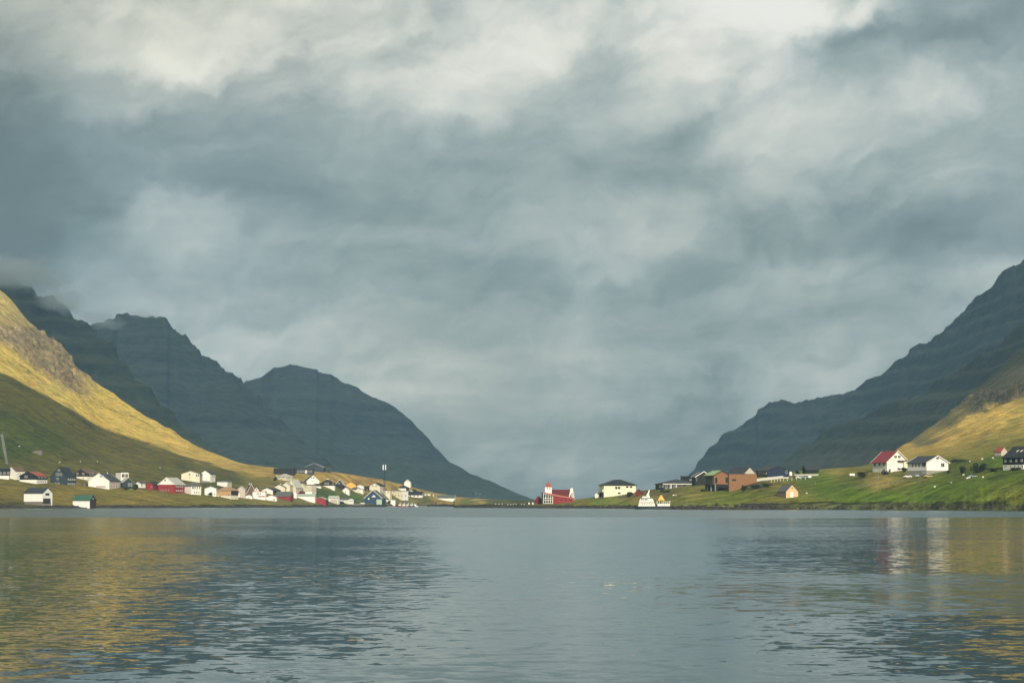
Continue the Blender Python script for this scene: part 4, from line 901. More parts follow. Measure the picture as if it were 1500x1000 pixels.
wall_run('retaining_wall', 'long white retaining wall below the navy house', 'wall', [(1109, 705.2), (1128, 702.6), (1150, 699.8)], [4.2, 4, 3.2], .4, white)
wall_run('retaining_wall', 'grey concrete retaining wall under the white house on the slope', 'wall', [(295.5, 707.3), (307.5, 707.3)], [3.0, 2.6], .4, concrete)
wall_run('quay', 'low pale concrete quay edge left of the blue boathouse', 'quay', [(516, 739.6), (534, 739.8)], [1.5, 1.5], 3, concrete)
B('village_house', 'black gabled house high on the grass right of the navy house', 1175.6, 1180.4, 1199, 694, 687.2, 681.6, 'L', black, r_slate, [], ratio=.5, dy=6)
B('carport', 'long low carport with thin white roof on the grass', 1163, 1165, 1197, 700.8, 695.6, 694.6, 'F', concrete, trimw, [], ratio=1.5, ov=.6, dy=3)
B('stone_hut', 'small peach gabled hut with white door on the green shore', 1138.4, 1151.6, 1169, 729.6, 719.9, 710.2, 'R', hutpink, r_grey, [(1160.2, 0, 1, 714.8, 1.6, 1.8)], doors=[(1157.8, 1161.8, 720.5, 729, trimw)], ratio=1.3, cat='hut', ov=.2)
bh = NB[-1]; hx_, hy_ = bh['L'] / 2, bh['W'] / 2
MB().box(-hx_ + .1, hx_ - .1, -hy_ - .05, -hy_ + .1, -2, bh['he'] - .1).build('side_wall', hut_side, bh['root'])
rh = B('village_house', 'white two storey house with bright red roof and white bargeboards', 1278.6, 1299.6, 1330, 692.6, 675.8, 660.6, 'R', white, r_red, [(1282, 1295.5, 3, 679.4, 2.4, 4.6), (1282.3, 1289.8, 2, 688.8, 1.2, 3.2), (1295, 0, 1, 688.4, 3, 3), (1311.9, 1317.2, 2, 668.8, 3, 3.2)], trim=trimw, ratio=1.05, ov=.9, chim=[(1298, 1.2, 668.5, trimw)], panels=[('balcony', 1314.5, 1330, 683.6, 685.4, 1.6, trimw), ('bay', 1322, 1329.6, 674.5, 683.4, 1.5, cream), ('awning', 1314.5, 1330, 673.9, 675.2, 1.9, r_brown)], doors=[(1302, 1304.4, 686.8, 691.8, ddoor)])
window(rh, 1316, 687, 3.0, 1.4)
B('village_house', 'white single storey house with slate roof on grey stone base', 1330, 1357.6, 1388.6, 695.6, 677.2, 667.6, 'R', bright, r_slate, [(1337.5, 1347, 3, 681.2, 1.8, 4.6), (1354, 0, 1, 680.6, 4.6, 4.8), (1380.5, 0, 1, 680.6, 4, 4.6), (1373.2, 0, 1, 671, 2.8, 2.8), (1352, 1356, 2, 691.6, 1.8, 2.2)], found=(688.7, concrete), ratio=1.15, ov=.7, trim=trimw)
B('sheep_shed', 'small stone shed with orange red roof high on the right slope', 1457, 1466.6, 1475.6, 667.6, 661.3, 655.2, 'R', pinkish, r_orange, [(1459.5, 1464, 2, 664.2, 1.4, 3.4)], ratio=1.3, cat='shed', ov=.25)
B('village_house', 'black house with dark roof, skylights and white base at the right edge', 1470, 1499, 1532, 687.2, 669, 653.6, 'R', black, r_black, [(1473.8, 1497, 4, 674, 1.8, 2.8), (1474, 0, 1, 682.2, 3.2, 1.2), (1481.6, 1498, 4, 682.6, 1.4, 2)], found=(680.2, white), ratio=1.0, ov=.6)
bk = NB[-1]
def skylights(b):
    hy = b['W'] / 2; sl = (b['hr'] - b['he']) / hy
    for x in (-0.10, 0.10, 0.33):
        o = MB(); t0, t1 = .45, .62; x0 = x * b['L']; q = []
        for tt, dx in ((t0, 0), (t0, .7), (t1, 1.0), (t1, .3)):
            yy = -hy * (1 - tt); q.append(Vector((x0 + dx, yy, b['he'] + sl * (hy + yy) + .30)))
        o.prism(q, (0, 0, 0), (0, 0, .1)); o.build('skylight', trimw, [c for c in b['root'].children if c.name.startswith('roof')][0])
skylights(bk)

# ---------------------------------------------------------------- church
def church():
    base = hit(820, 737.2); y = base.y; m = y / F; c = pt(818, 737.6, y)
    rz = -math.atan2(c.x, c.y)
    root = empty('church', 'red and white church with dark red roof and small white tower with red spire', 'church', c, rz)
    X = lambda px: (px - 818) * m; Zt = lambda py: (737.6 - py) * m
    # nave behind: ridge runs left to right, white end gable at the right
    MB().box(X(806), X(838), 9, 17, -2, Zt(727)).build('wall', red, root)
    nv = MB(); x0, x1 = X(804), X(836.4); zr, ze = Zt(716.6), Zt(727.5)
    nv.prism([Vector((x0, 7.6, ze)), Vector((x0, 13, zr)), Vector((x0, 18.4, ze)), Vector((x0, 18.0, ze - .2)), Vector((x0, 8.0, ze - .2))], (0, 0, 0), (x1 - x0, 0, 0))
    rf = nv.build('roof', r_dred, root)
    gb = MB(); xg = X(836.5)
    gb.prism([Vector((xg, 6.6, -1)), Vector((xg, 19.4, -1)), Vector((xg + 2.2, 19.4, Zt(731))), Vector((xg + .9, 13.9, Zt(715.6))), Vector((xg - .2, 12.4, Zt(715.0))), Vector((xg - 1.6, 6.6, Zt(730)))], (0, 0, 0), (.45, 0, 0))
    gb.build('end_gable', bright, root)
    MB().box(xg + .1, xg + 1.1, 12.2, 13.6, Zt(722), Zt(714.4)).build('chimney', trimw, rf)
    # low aisle in front with sloping sheet roof
    MB().prism([Vector((X(809.8), 0, -2)), Vector((X(841), 0, -2)), Vector((X(841), 0, Zt(731))), Vector((X(809.8), 0, Zt(725.6)))], (0, .0, 0), (0, 8.8, 0)).build('aisle_wall', red, root)
    MB().prism([Vector((X(795.8), -.6, Zt(721.6))), Vector((X(797.5), -.6, Zt(720.8))), Vector((X(842.4), -.6, Zt(729.2))), Vector((X(842.4), -.6, Zt(731.0))), Vector((X(809.8), -.6, Zt(725.9)))], (0, 0, 0), (0, 9.0, 0)).build('aisle_roof', r_pink, root)
    # glazed front
    gl = MB().prism([Vector((X(796.2), .2, Zt(737.6))), Vector((X(809.6), .2, Zt(737))), Vector((X(809.6), .2, Zt(726))), Vector((X(796.2), .2, Zt(722.2)))], (0, 0, 0), (0, 7, 0)).build('glazed_front', glass, root)
    fr = MB()
    for px in (796.2, 799.6, 803, 806.4, 809.6):
        t = (px - 796.2) / 13.4; fr.box(X(px) - .16, X(px) + .16, -.05, .18, Zt(737.4), Zt(722.2 + t * 3.8))
    for py in (729.2, 732.4, 737): fr.box(X(796.2), X(809.6), -.03, .16, Zt(py) - .13, Zt(py) + .13)
    fr.prism([Vector((X(795.6), 0, Zt(722.6))), Vector((X(810), 0, Zt(726.6))), Vector((X(810), 0, Zt(725.2))), Vector((X(795.6), 0, Zt(721.2)))], (0, -.15, 0), (0, .4, 0))
    fr.build('mullion', trimw, root)
    MB().box(X(793.3), X(795.8), 1, 8, -1, Zt(720.8)).build('side_wall', maroon, root)
    # tower
    tw = MB().box(X(798.3), X(808.2), 8.8, 8.8 + 9.9 * m, -1, Zt(712.8)); tower = tw.build('tower', bright, root)
    cx, cy, hw = X(803.25), 8.8 + 4.95 * m, 5.4 * m
    MB().add([(cx - hw, cy - hw, Zt(713)), (cx + hw, cy - hw, Zt(713)), (cx + hw, cy + hw, Zt(713)), (cx - hw, cy + hw, Zt(713)),
              (cx - hw * .62, cy - hw * .62, Zt(709.6)), (cx + hw * .62, cy - hw * .62, Zt(709.6)), (cx + hw * .62, cy + hw * .62, Zt(709.6)), (cx - hw * .62, cy + hw * .62, Zt(709.6)), (cx, cy, Zt(705.4))],
             [(3, 2, 1, 0), (0, 1, 5, 4), (1, 2, 6, 5), (2, 3, 7, 6), (3, 0, 4, 7), (4, 5, 8), (5, 6, 8), (6, 7, 8), (7, 4, 8)]).build('spire', r_orange, root)
    MB().tube((cx, cy, Zt(706)), (cx, cy, Zt(703.6)), .07).box(cx - .3, cx + .3, cy - .05, cy + .05, Zt(704.5), Zt(704.3)).build('cross', dsteel, root)
    for px in (801.6, 805.6): MB().box(X(px) - .3, X(px) + .3, 8.68, 8.82, Zt(716), Zt(714)).build('louvre', ddoor, tower)
    for px in (815, 822, 829, 835): MB().box(X(px) - .35, X(px) + .35, -.08, .04, Zt(733.2), Zt(731.6)).build('window', glass, root)
church()

# ---------------------------------------------------------------- ferry at its quay
def ferry():
    c = pt(957, 745.0, 1052); m = c.y / F; rz = -math.atan2(c.x, c.y)
    root = empty('ferry', 'white passenger ferry with raked stern and orange canopy aft, moored on the right shore', 'boat', (c.x, c.y, 0), rz)
    X = lambda px: (px - 957) * m; Zt = lambda py: (745.2 - py) * m
    def slab(poly, y0, y1): return MB().prism([Vector((X(a), y0, Zt(b))) for a, b in poly], (0, 0, 0), (0, y1 - y0, 0))
    # hull: pointed bow at left, in plan
    hull = MB(); st = [(928.5, 0.05), (933, 1.6), (938, 2.5), (950, 2.9), (975, 2.9), (983, 2.4)]; vs = []; 
    for px, hw in st:
        fl = 0.55 if px < 936 else 0.85
        zt = Zt(740.6) if px > 934 else Zt(739.6)
        vs += [(X(px) + .8, -hw * fl, -.7), (X(px), -hw, zt), (X(px), hw, zt), (X(px) + .8, hw * fl, -.7)]
    n = len(st); fs = [(0, 1, 2, 3), tuple(range(4 * n - 4, 4 * n))[::-1]]
    for i in range(n - 1):
        a, b = 4 * i, 4 * i + 4
        fs += [(a, b, b + 1, a + 1), (a + 1, b + 1, b + 2, a + 2), (a + 2, b + 2, b + 3, a + 3), (a + 3, b + 3, b, a)]
    hull.add(vs, fs).build('hull', dsteel, root)
    slab([(935.2, 740.8), (960.2, 740.8), (957.8, 734.2), (936.4, 734.2)], -2.3, 2.3).build('cabin', white, root)
    for px in (941, 944.5, 948, 951.5, 955): MB().box(X(px) - .16, X(px) + .16, -2.35, -2.28, Zt(737.6), Zt(736.4)).build('porthole', glass, root)
    for z_ in (735.0, 735.6): MB().box(X(936.2), X(958.6), -2.42, -2.36, Zt(z_) - .03, Zt(z_) + .03).build('rail', steel, root)
    wh = slab([(936.4, 734.0), (958, 734.0), (956, 729.4), (938.4, 729.4)], -2.0, 2.0).build('wheelhouse', bright, root)
    for px in (942.3, 945.4, 947.6): MB().box(X(px) - .3, X(px) + .3, -2.06, -1.98, Zt(731.8), Zt(729.9)).build('window', glass, wh)
    slab([(938.4, 732.4), (939.6, 732.4), (941.4, 729.8), (940.2, 729.8)], -2.07, -1.96).build('window', glass, wh)
    slab([(936.0, 734.15), (958.4, 734.15), (958.4, 733.6), (936.0, 733.6)], -2.4, 2.4).build('deck_edge', beige, root)
    slab([(938, 729.4), (954.2, 729.4), (953.6, 728.6), (939, 728.6)], -2.1, 2.1).build('wheelhouse_roof', dsteel, root)
    slab([(940.6, 728.6), (951, 728.6), (950.4, 726.6), (941.6, 726)], -1.2, 1.2).build('top_deck', trimw, root)
    slab([(947.0, 728.5), (952.4, 728.5), (950.8, 722.8), (947.4, 722.8)], -.8, .8).build('funnel', bright, root)
    slab([(948.2, 722.8), (950.8, 722.8), (952.2, 716.6), (950.8, 716.4), (949.6, 720)], -.35, .35).build('mast', trimw, root)
    MB().box(X(949.4), X(953.2), -.3, .3, Zt(716.2), Zt(715.7)).build('radar', dsteel, root)
    # after deck
    slab([(963, 740.8), (981.3, 740.8), (981.3, 737.2), (963, 737.2)], -2.4, -2.2).build('bulwark', bright, root)
    slab([(963, 740.8), (981.3, 740.8), (981.3, 737.2), (963, 737.2)], 2.2, 2.4).build('bulwark', bright, root)
    slab([(962, 740.9), (981.3, 740.9), (981.3, 740.3), (962, 740.3)], -2.6, 2.6).build('deck', wood, root)
    for px in (962.6, 966, 969.6, 972.4, 975.2, 978.2, 981): 
        for yy in (-2.28, 2.2): MB().box(X(px) - .13, X(px) + .13, yy, yy + .12, Zt(737.2), Zt(732.6)).build('stanchion', trimw, root)
    cx = X(968.6); hw = 5.2 * m; zb, zt_ = Zt(731.8), Zt(724.2)
    MB().add([(cx - hw, -2, zb), (cx + hw, -2, zb), (cx + hw, 2, zb), (cx - hw, 2, zb), (cx - .15, -.1, zt_), (cx + .15, -.1, zt_), (cx + .15, .1, zt_), (cx - .15, .1, zt_)],
             [(3, 2, 1, 0), (0, 1, 5, 4), (1, 2, 6, 5), (2, 3, 7, 6), (3, 0, 4, 7), (4, 5, 6, 7)]).build('canopy', orange, root)
    MB().box(X(974), X(980.8), -2.3, 2.3, Zt(732.8), Zt(732.3)).build('awning', dsteel, root)
ferry()

# ---------------------------------------------------------------- small boats in the harbour
def small_boat(px, py, r, L, hullm, cabm, label, rz, mast=True):
    p = pt(px, py, r)
    root = empty('fishing_boat', label, 'boat', (p.x, p.y, 0.0), rz, 'small boats moored in the harbour')
    st = [(-.5, .02, 1.5), (-.40, .5, 1.2), (-.15, 1.05, .95), (.2, 1.1, .9), (.5, .8, .95)]; vs = []
    for t, hw, zt in st: vs += [(t * L * .92, -hw * .5, -.3), (t * L, -hw, zt), (t * L, hw, zt), (t * L * .92, hw * .5, -.3)]
    fs = [(0, 1, 2, 3), tuple(range(16, 20))[::-1]]
    for i in range(4):
        a, b = 4 * i, 4 * i + 4; fs += [(a, b, b + 1, a + 1), (a + 1, b + 1, b + 2, a + 2), (a + 2, b + 2, b + 3, a + 3), (a + 3, b + 3, b, a)]
    MB().add(vs, fs).build('hull', hullm, root)
    cb = MB().prism([Vector((-.12 * L, -.75, .9)), Vector((.22 * L, -.75, .9)), Vector((.20 * L, -.75, 2.7)), Vector((-.04 * L, -.75, 2.7))], (0, 0, 0), (0, 1.5, 0)).build('cabin', cabm, root)
    MB().box(-.02 * L, .17 * L, -.80, .80, 2.0, 2.45).build('window', glass, cb)
    if mast: MB().tube((.1 * L, 0, 2.6), (.1 * L, 0, 5.2), .06, .04).tube((.1 * L, 0, 2.9), (.42 * L, 0, 4.4), .04).build('mast', trimw, root)
small_boat(585, 739.5, 1700, 7.5, red, bright, 'red hulled boat with white cabin, first of the moored boats beside the white shed', R(8))
small_boat(591, 739.5, 1690, 7.0, r_pink, trimw, 'faded pink hulled boat between the red one and the white ones', R(-12))
small_boat(596.5, 739.5, 1710, 7.5, bright, cream, 'white boat with tall mast in the middle of the moored boats', R(5))
small_boat(602.5, 739.5, 1695, 6.5, slateblue, bright, 'dark hulled boat with bright white cabin among the moored boats', R(-20))
small_boat(607.5, 739.5, 1700, 6.0, bright, bright, 'all white boat at the right end of the moored boats', R(10), False)
p_ = pt(596, 740, 1720)
ob = MB().box(-17, 17, -1.2, 1.2, .25, 1.0)
for k in range(8): ob.tube((-16 + k * 4.6, -1, -1), (-16 + k * 4.6, -1, 1.2), .18)
o = ob.build('jetty', stone); o.location = (p_.x, p_.y + 6, 0); tag(o, 'low dark jetty behind the small moored boats', 'jetty')

# ---------------------------------------------------------------- cars
tyre = mat('tyre rubber', (0.02, 0.02, 0.02), 0.9, .1)
def car_proto(paint_):
    me = {}
    L, w = 4.3, 1.75
    def prof(pts, y0, y1): return MB().prism([Vector((x, y0, z)) for x, z in pts], (0, 0, 0), (0, y1 - y0, 0))
    body = prof([(-2.15, .35), (-2.1, .8), (-1.2, .92), (-.6, 1.42), (.9, 1.46), (1.75, .98), (2.12, .88), (2.15, .35)], -w / 2, w / 2).mesh('body', [paint_])
    win = prof([(-1.05, .95), (-.56, 1.36), (.86, 1.40), (1.55, 1.0)], -w / 2 - .02, w / 2 + .02).mesh('side_glass', [glass])
    wheel = MB().tube((0, -.12, 0), (0, .12, 0), .33, n=16).mesh('wheel', [tyre])
    lamp = MB().box(-.06, .02, -.18, .18, -.09, .09).mesh('headlight', [trimw])
    return body, win, wheel, lamp
def car(px, py, paint_, label, rz, name='parked_car'):
    if paint_.name not in MATC: MATC[paint_.name] = car_proto(paint_)
    b, wn, wh, lp = MATC[paint_.name]; p = hit(px, py)
    root = empty(name, label, 'car', p, rz, 'cars parked near the houses')
    def ch(nm, me, loc=(0, 0, 0)):
        o = bpy.data.objects.new(nm, me); C.objects.link(o); o.parent = root; o.location = loc
    ch('body', b); ch('window', wn)
    for x in (-1.35, 1.35):
        for yy in (-.8, .8): ch('wheel', wh, (x, yy, .33))
    for yy in (-.6, .6): ch('headlight', lp, (-2.12, yy, .68))
MATC = {}
car_white = mat('white car paint', (.75, .75, .74), .25, .03); car_silver = mat('silver car paint', (.42, .46, .48), .3, .05, metal=.5); car_blue = mat('blue grey car paint', (.22, .27, .30), .3, .05)
car_yellow = mat('yellow car paint', (.45, .38, .14), .35, .05)
car(1329, 699.6, car_white, 'white estate car parked in front of the slate roofed white house', R(5))
car(1344.5, 699.4, car_silver, 'silver car parked beside the white estate car', R(70))
car(1359, 699.4, car_yellow, 'yellow car parked below the grey stone base', R(15))
car(1425, 699.8, car_blue, 'blue grey car between two dark bushes in the right meadow', R(20))
car(1171, 701.2, car_white, 'white car at the left under the long carport', R(10))
car(1178.5, 701.0, car_silver, 'silver car in the middle under the long carport', R(20))
car(1186, 700.8, car_white, 'white car at the right under the long carport', R(85))
car(531, 738.2, car_white, 'white car parked left of the blue boathouse', R(10))
def trailer(px, py):
    p = hit(px, py); root = empty('trailer', 'small white box trailer on the grass left of the red roofed house', 'trailer', p, R(4))
    MB().box(-1.4, 1.4, -.8, .8, .5, 1.7).build('box', bright, root); MB().tube((0, -.85, .35), (0, -.65, .35), .33, n=14).build('wheel', tyre, root)
    MB().tube((0, .65, .35), (0, .85, .35), .33, n=14).build('wheel', tyre, root); MB().tube((1.4, 0, .55), (2.4, 0, .5), .05).build('drawbar', dsteel, root)
trailer(1248, 697.8)

# ---------------------------------------------------------------- masts, poles, tanks, posts, fences
def telecom():
    p = hit(563, 738.6); m = p.y / F; root = empty('telecom_mast', 'tall lattice phone mast with two white antenna panels beside the blue boathouse', 'mast', p)
    H = (738.6 - 681) * m; lat = MB(); q = .75
    for sx_, sy_ in ((-q, -q), (q, -q), (q, q), (-q, q)): lat.tube((sx_, sy_, -1), (sx_ * .6, sy_ * .6, H), .16, .13, 6)
    n = 15
    for k in range(n):
        z0, z1 = H * k / n, H * (k + 1) / n; a = q * (1 - .4 * k / n); b = q * (1 - .4 * (k + 1) / n)
        for s in (-1, 1): lat.tube((-a * s, -a, z0), (b * s, -b, z1), .08, n=4).tube((-a * s, a, z0), (b * s, b, z1), .08, n=4).tube((-a, -a * s, z0), (-b, b * s, z1), .08, n=4)
    lat.build('lattice', dsteel, root)
    for dx, z0, z1 in ((-1.1, 688.3, 681), (.95, 684.4, 681), (.95, 688.3, 685)):
        MB().box(dx - .42, dx + .42, -1.0, -.6, (738.6 - z0) * m, (738.6 - z1) * m).build('antenna_panel', bright, root)
telecom()
def pole(px, py, ytop, label, rad=.09, head=True, group='poles about the village'):
    p = hit(px, py); H = (py - ytop) * p.y / F; root = empty('pole', label, 'pole', p, 0, group)
    MB().tube((0, 0, -.5), (0, 0, H), rad, rad * .7, 8).build('shaft', steel, root)
    if head: MB().box(-.1, .9, -.12, .12, H - .1, H + .08).build('lamp_head', trimw, root)
pole(484.5, 693.5, 684.5, 'tall white flagpole at the right end of the dark skyline buildings', .16, False)
pole(571.3, 727, 694.5, 'slim dark pole right of the phone mast', .09)
pole(697, 731, 722.5, 'left of two tiny lamp posts on the low isthmus', .09)
pole(702.5, 731.3, 723.5, 'right of two tiny lamp posts on the low isthmus', .09)
pole(1005.6, 744, 734, 'thin pale post at the waterline below the bungalow', .10, False)
pole(1194.3, 710, 704.8, 'short pale post in the green field right of the peach hut', .14, False)
pole(1286.5, 702.5, 694.8, 'grey post in front of the red roofed house', .12, False)
pole(971.5, 708, 698.8, 'thin aerial on the long bungalow ridge', .06, False)
def tank():
    p = hit(432.2, 729.3); m = p.y / F; o = MB().tube((0, 0, -1), (0, 0, 6.3 * m), 2.7 * m, n=24); root = empty('storage_tank', 'round white tank between the long red shed and the warehouse', 'tank', p)
    o.build('shell', bright, root); MB().tube((0, 0, 6.3 * m), (0, 0, 7.3 * m), 2.75 * m, .6, 24).build('lid', trimw, root)
    p = hit(1158, 696.4); m = p.y / F; root = empty('storage_tank', 'small round white silo beside the navy house', 'tank', p)
    MB().tube((0, 0, -1), (0, 0, 4 * m), 2.3 * m, n=20).build('shell', bright, root); MB().tube((0, 0, 4 * m), (0, 0, 5.6 * m), 2.35 * m, .5, 20).build('lid', trimw, root)
tank()
def fence(pts_, n, h, label, mats_=wood, rails=2):
    P_ = []
    for i in range(n):
        t = i / (n - 1) * (len(pts_) - 1); k = min(int(t), len(pts_) - 2); f_ = t - k
        P_.append(hit(pts_[k][0] * (1 - f_) + pts_[k + 1][0] * f_, pts_[k][1] * (1 - f_) + pts_[k + 1][1] * f_))
    root = empty('fence', label, 'fence', P_[0])
    post_me = MB().box(-.09, .09, -.09, .09, -.5, h).mesh('post', [mats_])
    for q in P_:
        o = bpy.data.objects.new('post', post_me); C.objects.link(o); o.parent = root; o.location = q - P_[0]
    for r_ in range(rails):
        w_ = MB(); z = h * (1 - .4 * r_) - .1
        for a, b in zip(P_[:-1], P_[1:]): w_.tube(a - P_[0] + Vector((0, 0, z)), b - P_[0] + Vector((0, 0, z)), .03, n=4)
        w_.build('wire', steel, root)
fence([(345, 731.5), (370, 733), (400, 735.5), (430, 737), (460, 739)], 24, 1.5, 'wooden post and wire fence along the left shore in front of the sheds')
fence([(1180, 702), (1150, 704.5), (1130, 706)], 10, 1.5, 'pale railing on the grass below the navy house', trimw)
fence([(1240, 717), (1290, 711), (1340, 706), (1357, 704)], 22, 1.3, 'thin wire fence along the track below the white houses')
fence([(690, 738.4), (730, 738.2), (775, 738.4)], 22, 1.4, 'low post fence along the isthmus left of the church')
fence([(810, 737.4), (840, 736), (866, 733.5)], 12, .8, 'low pale fence below the church', wood)
def stones():
    me = MB().prism([Vector((-.45, -.1, -.3)), Vector((.45, -.1, -.3)), Vector((.45, -.1, .55)), Vector((.25, -.1, .8)), Vector((-.25, -.1, .8)), Vector((-.45, -.1, .55))], (0, 0, 0), (0, .25, 0)).mesh('gravestone', [concrete])
    for i, px in enumerate((726, 731, 735.5, 744, 748, 752, 756, 764, 768)):
        p = hit(px, 739.3 - .1 * (i % 3)); o = bpy.data.objects.new('gravestone', me); C.objects.link(o); o.location = p; o.rotation_euler = (0, 0, R(rng.uniform(-15, 15)))
        tag(o, 'small pale gravestone in the row on the isthmus left of the church', 'gravestone', 'pale gravestones on the isthmus')
stones()
for px, lb in ((775, 'left of two white upright posts left of the church shed'), (780.5, 'right of two white upright posts left of the church shed')):
    p = hit(px, 738.6); o = MB().box(-.45, .45, -.4, .4, -.3, .9).box(-.3, .3, -.25, .25, .9, 1.15).build('marker_block', bright); o.location = p; tag(o, lb, 'marker', 'white blocks by the church shed')
# stone ruin and gravel chute on the left slope
def ruin():
    p = hit(53, 664); root = empty('stone_ruin', 'low ruined grey stone fold on the dark green left slope', 'ruin', p, R(-12))
    MB().box(-5.2, -1.2, -1, 1, -1.5, 1.0).build('wall', concrete, root); MB().box(-.9, 5.0, -1.2, 1.6, -1.5, 2.0).build('wall', stone, root)
    MB().box(-1.1, 5.2, -1.4, 1.8, 2.0, 2.2).build('roof', r_brown, root)
ruin()
def ribbon(name, pts_, widths, m_, kind='structure', lift=.12, thick=None):
    vs = []; fs = []; n = 0; prev_ = None; seg = []
    for (x0, y0), (x1, y1), w0, w1 in zip(pts_[:-1], pts_[1:], widths[:-1], widths[1:]):
        for k in range(10): t = k / 10; seg.append((x0 + (x1 - x0) * t, y0 + (y1 - y0) * t, w0 + (w1 - w0) * t))
    seg.append((pts_[-1][0], pts_[-1][1], widths[-1]))
    for x, y, w in seg:
        q = hit(x, y); row = []
        for j in range(-3, 4):
            a = q.x + j / 3 * w / 2; z = terrain_z(a, q.y); row.append((a, q.y, (z if z is not None else q.z) + lift * (1 if abs(j) < 3 else -3)))
        vs += row
    for i in range(len(seg) - 1):
        for j in range(6): a = i * 7 + j; fs.append((a, a + 1, a + 8, a + 7))
    o = MB().add(vs, fs).build(name, m_); tag(o, kind=kind); return o
gravel = mat('grey gravel', (.17, .17, .15), .95, .4, .5, bump=.8)
ribbon('gully', [(10.5, 681), (6.5, 660), (2.5, 637)], [2.2, 3.4, 3.0], gravel, lift=.35)
track_m = mat('track gravel', (.24, .21, .15), .95, .3, .4)

# ---------------------------------------------------------------- people are absent; sheep
def sheep_mesh():
    wool = mat('wool', (.72, .69, .60), .95, .1, 4.0, bump=.6)
    bm = bmesh.new()
    me = bpy.data.meshes.new('sheep'); pts3 = [(0, 0, .62), (.42, 0, .64), (-.42, 0, .64), (.62, 0, .78), (.80, 0, .80), (.95, 0, .70),
        (.36, .16, .40), (.36, .17, .02), (.36, -.16, .40), (.36, -.17, .02), (-.38, .16, .40), (-.40, .17, .20), (-.37, .17, .02), (-.38, -.16, .40), (-.40, -.17, .20), (-.37, -.17, .02), (-.58, 0, .60)]
    ed = [(0, 1), (0, 2), (1, 3), (3, 4), (4, 5), (1, 6), (6, 7), (1, 8), (8, 9), (2, 10), (10, 11), (11, 12), (2, 13), (13, 14), (14, 15), (2, 16)]
    rad = [.34, .30, .31, .17, .13, .09, .09, .045, .09, .045, .10, .05, .045, .10, .05, .045, .07]
    me.from_pydata(pts3, ed, []); o = bpy.data.objects.new('sheep', me); C.objects.link(o)
    md = o.modifiers.new('skin', 'SKIN'); 
    for v, r_ in zip(me.skin_vertices[0].data if me.skin_vertices else [], rad): v.radius = (r_, r_)
    if not me.skin_vertices:
        b2 = bmesh.new(); b2.from_mesh(me); ly = b2.verts.layers.skin.verify()
        b2.verts.ensure_lookup_table()
        for v, r_ in zip(b2.verts, rad): v[ly].radius = (r_, r_)
        b2.verts[0][ly].use_root = True; b2.to_mesh(me); b2.free()
    s_ = o.modifiers.new('sub', 'SUBSURF'); s_.levels = 1; s_.render_levels = 1
    dg = bpy.context.evaluated_depsgraph_get(); ev = o.evaluated_get(dg); res = bpy.data.meshes.new_from_object(ev)
    bpy.data.objects.remove(o); res.materials.clear(); res.materials.append(wool); bm.free(); return res
SM = sheep_mesh()
for px, py, rz, lb in [(1369, 714.2, 20, 'white sheep grazing lowest in the bright green right meadow'), (1393.5, 708.6, 100, 'white sheep by itself below the grey based house'),
        (1411, 697.2, -30, 'white sheep lying close left of the blue grey car'), (1416.6, 701.8, 10, 'left of two sheep close together below the blue grey car'), (1420.3, 701.8, 170, 'right of two sheep close together below the blue grey car'),
        (1439.6, 700.6, 30, 'white sheep to the right of the pair in the right meadow'), (1420.6, 676.8, 60, 'sheep above the dark turf bank end on the right'), (1438.4, 673.8, 0, 'sheep on the green above the large dark bush'), (1454.8, 671.8, 140, 'sheep below the small red roofed stone shed'),
        (986.4, 726.4, 0, 'left of two sheep on the grass behind the ferry canopy'), (990.2, 726.4, 90, 'right of two sheep on the grass behind the ferry canopy'), (1181.5, 723.5, 45, 'sheep on the bright grass right of the peach hut'),
        (87.2, 678.3, 0, 'sheep on the hill above the slate blue house'), (117.6, 676.8, 90, 'sheep on the hill above the dark brown house'), (142.6, 677, 80, 'sheep on the hill above the big white garage gable'), (234.4, 686, 90, 'sheep on the hill above the large red house'), (28.2, 655.5, 30, 'sheep high on the dark left slope by the stone ruin'),
        (405.5, 697.6, 0, 'left of two sheep above the highest cream house'), (410.6, 697.4, 0, 'right of two sheep above the highest cream house')]:
    p = hit(px, py); o = bpy.data.objects.new('sheep', SM); C.objects.link(o); o.location = p; o.rotation_euler = (0, 0, R(rz)); o.scale = (.9,) * 3
    tag(o, lb, 'sheep', 'sheep grazing on the slopes')

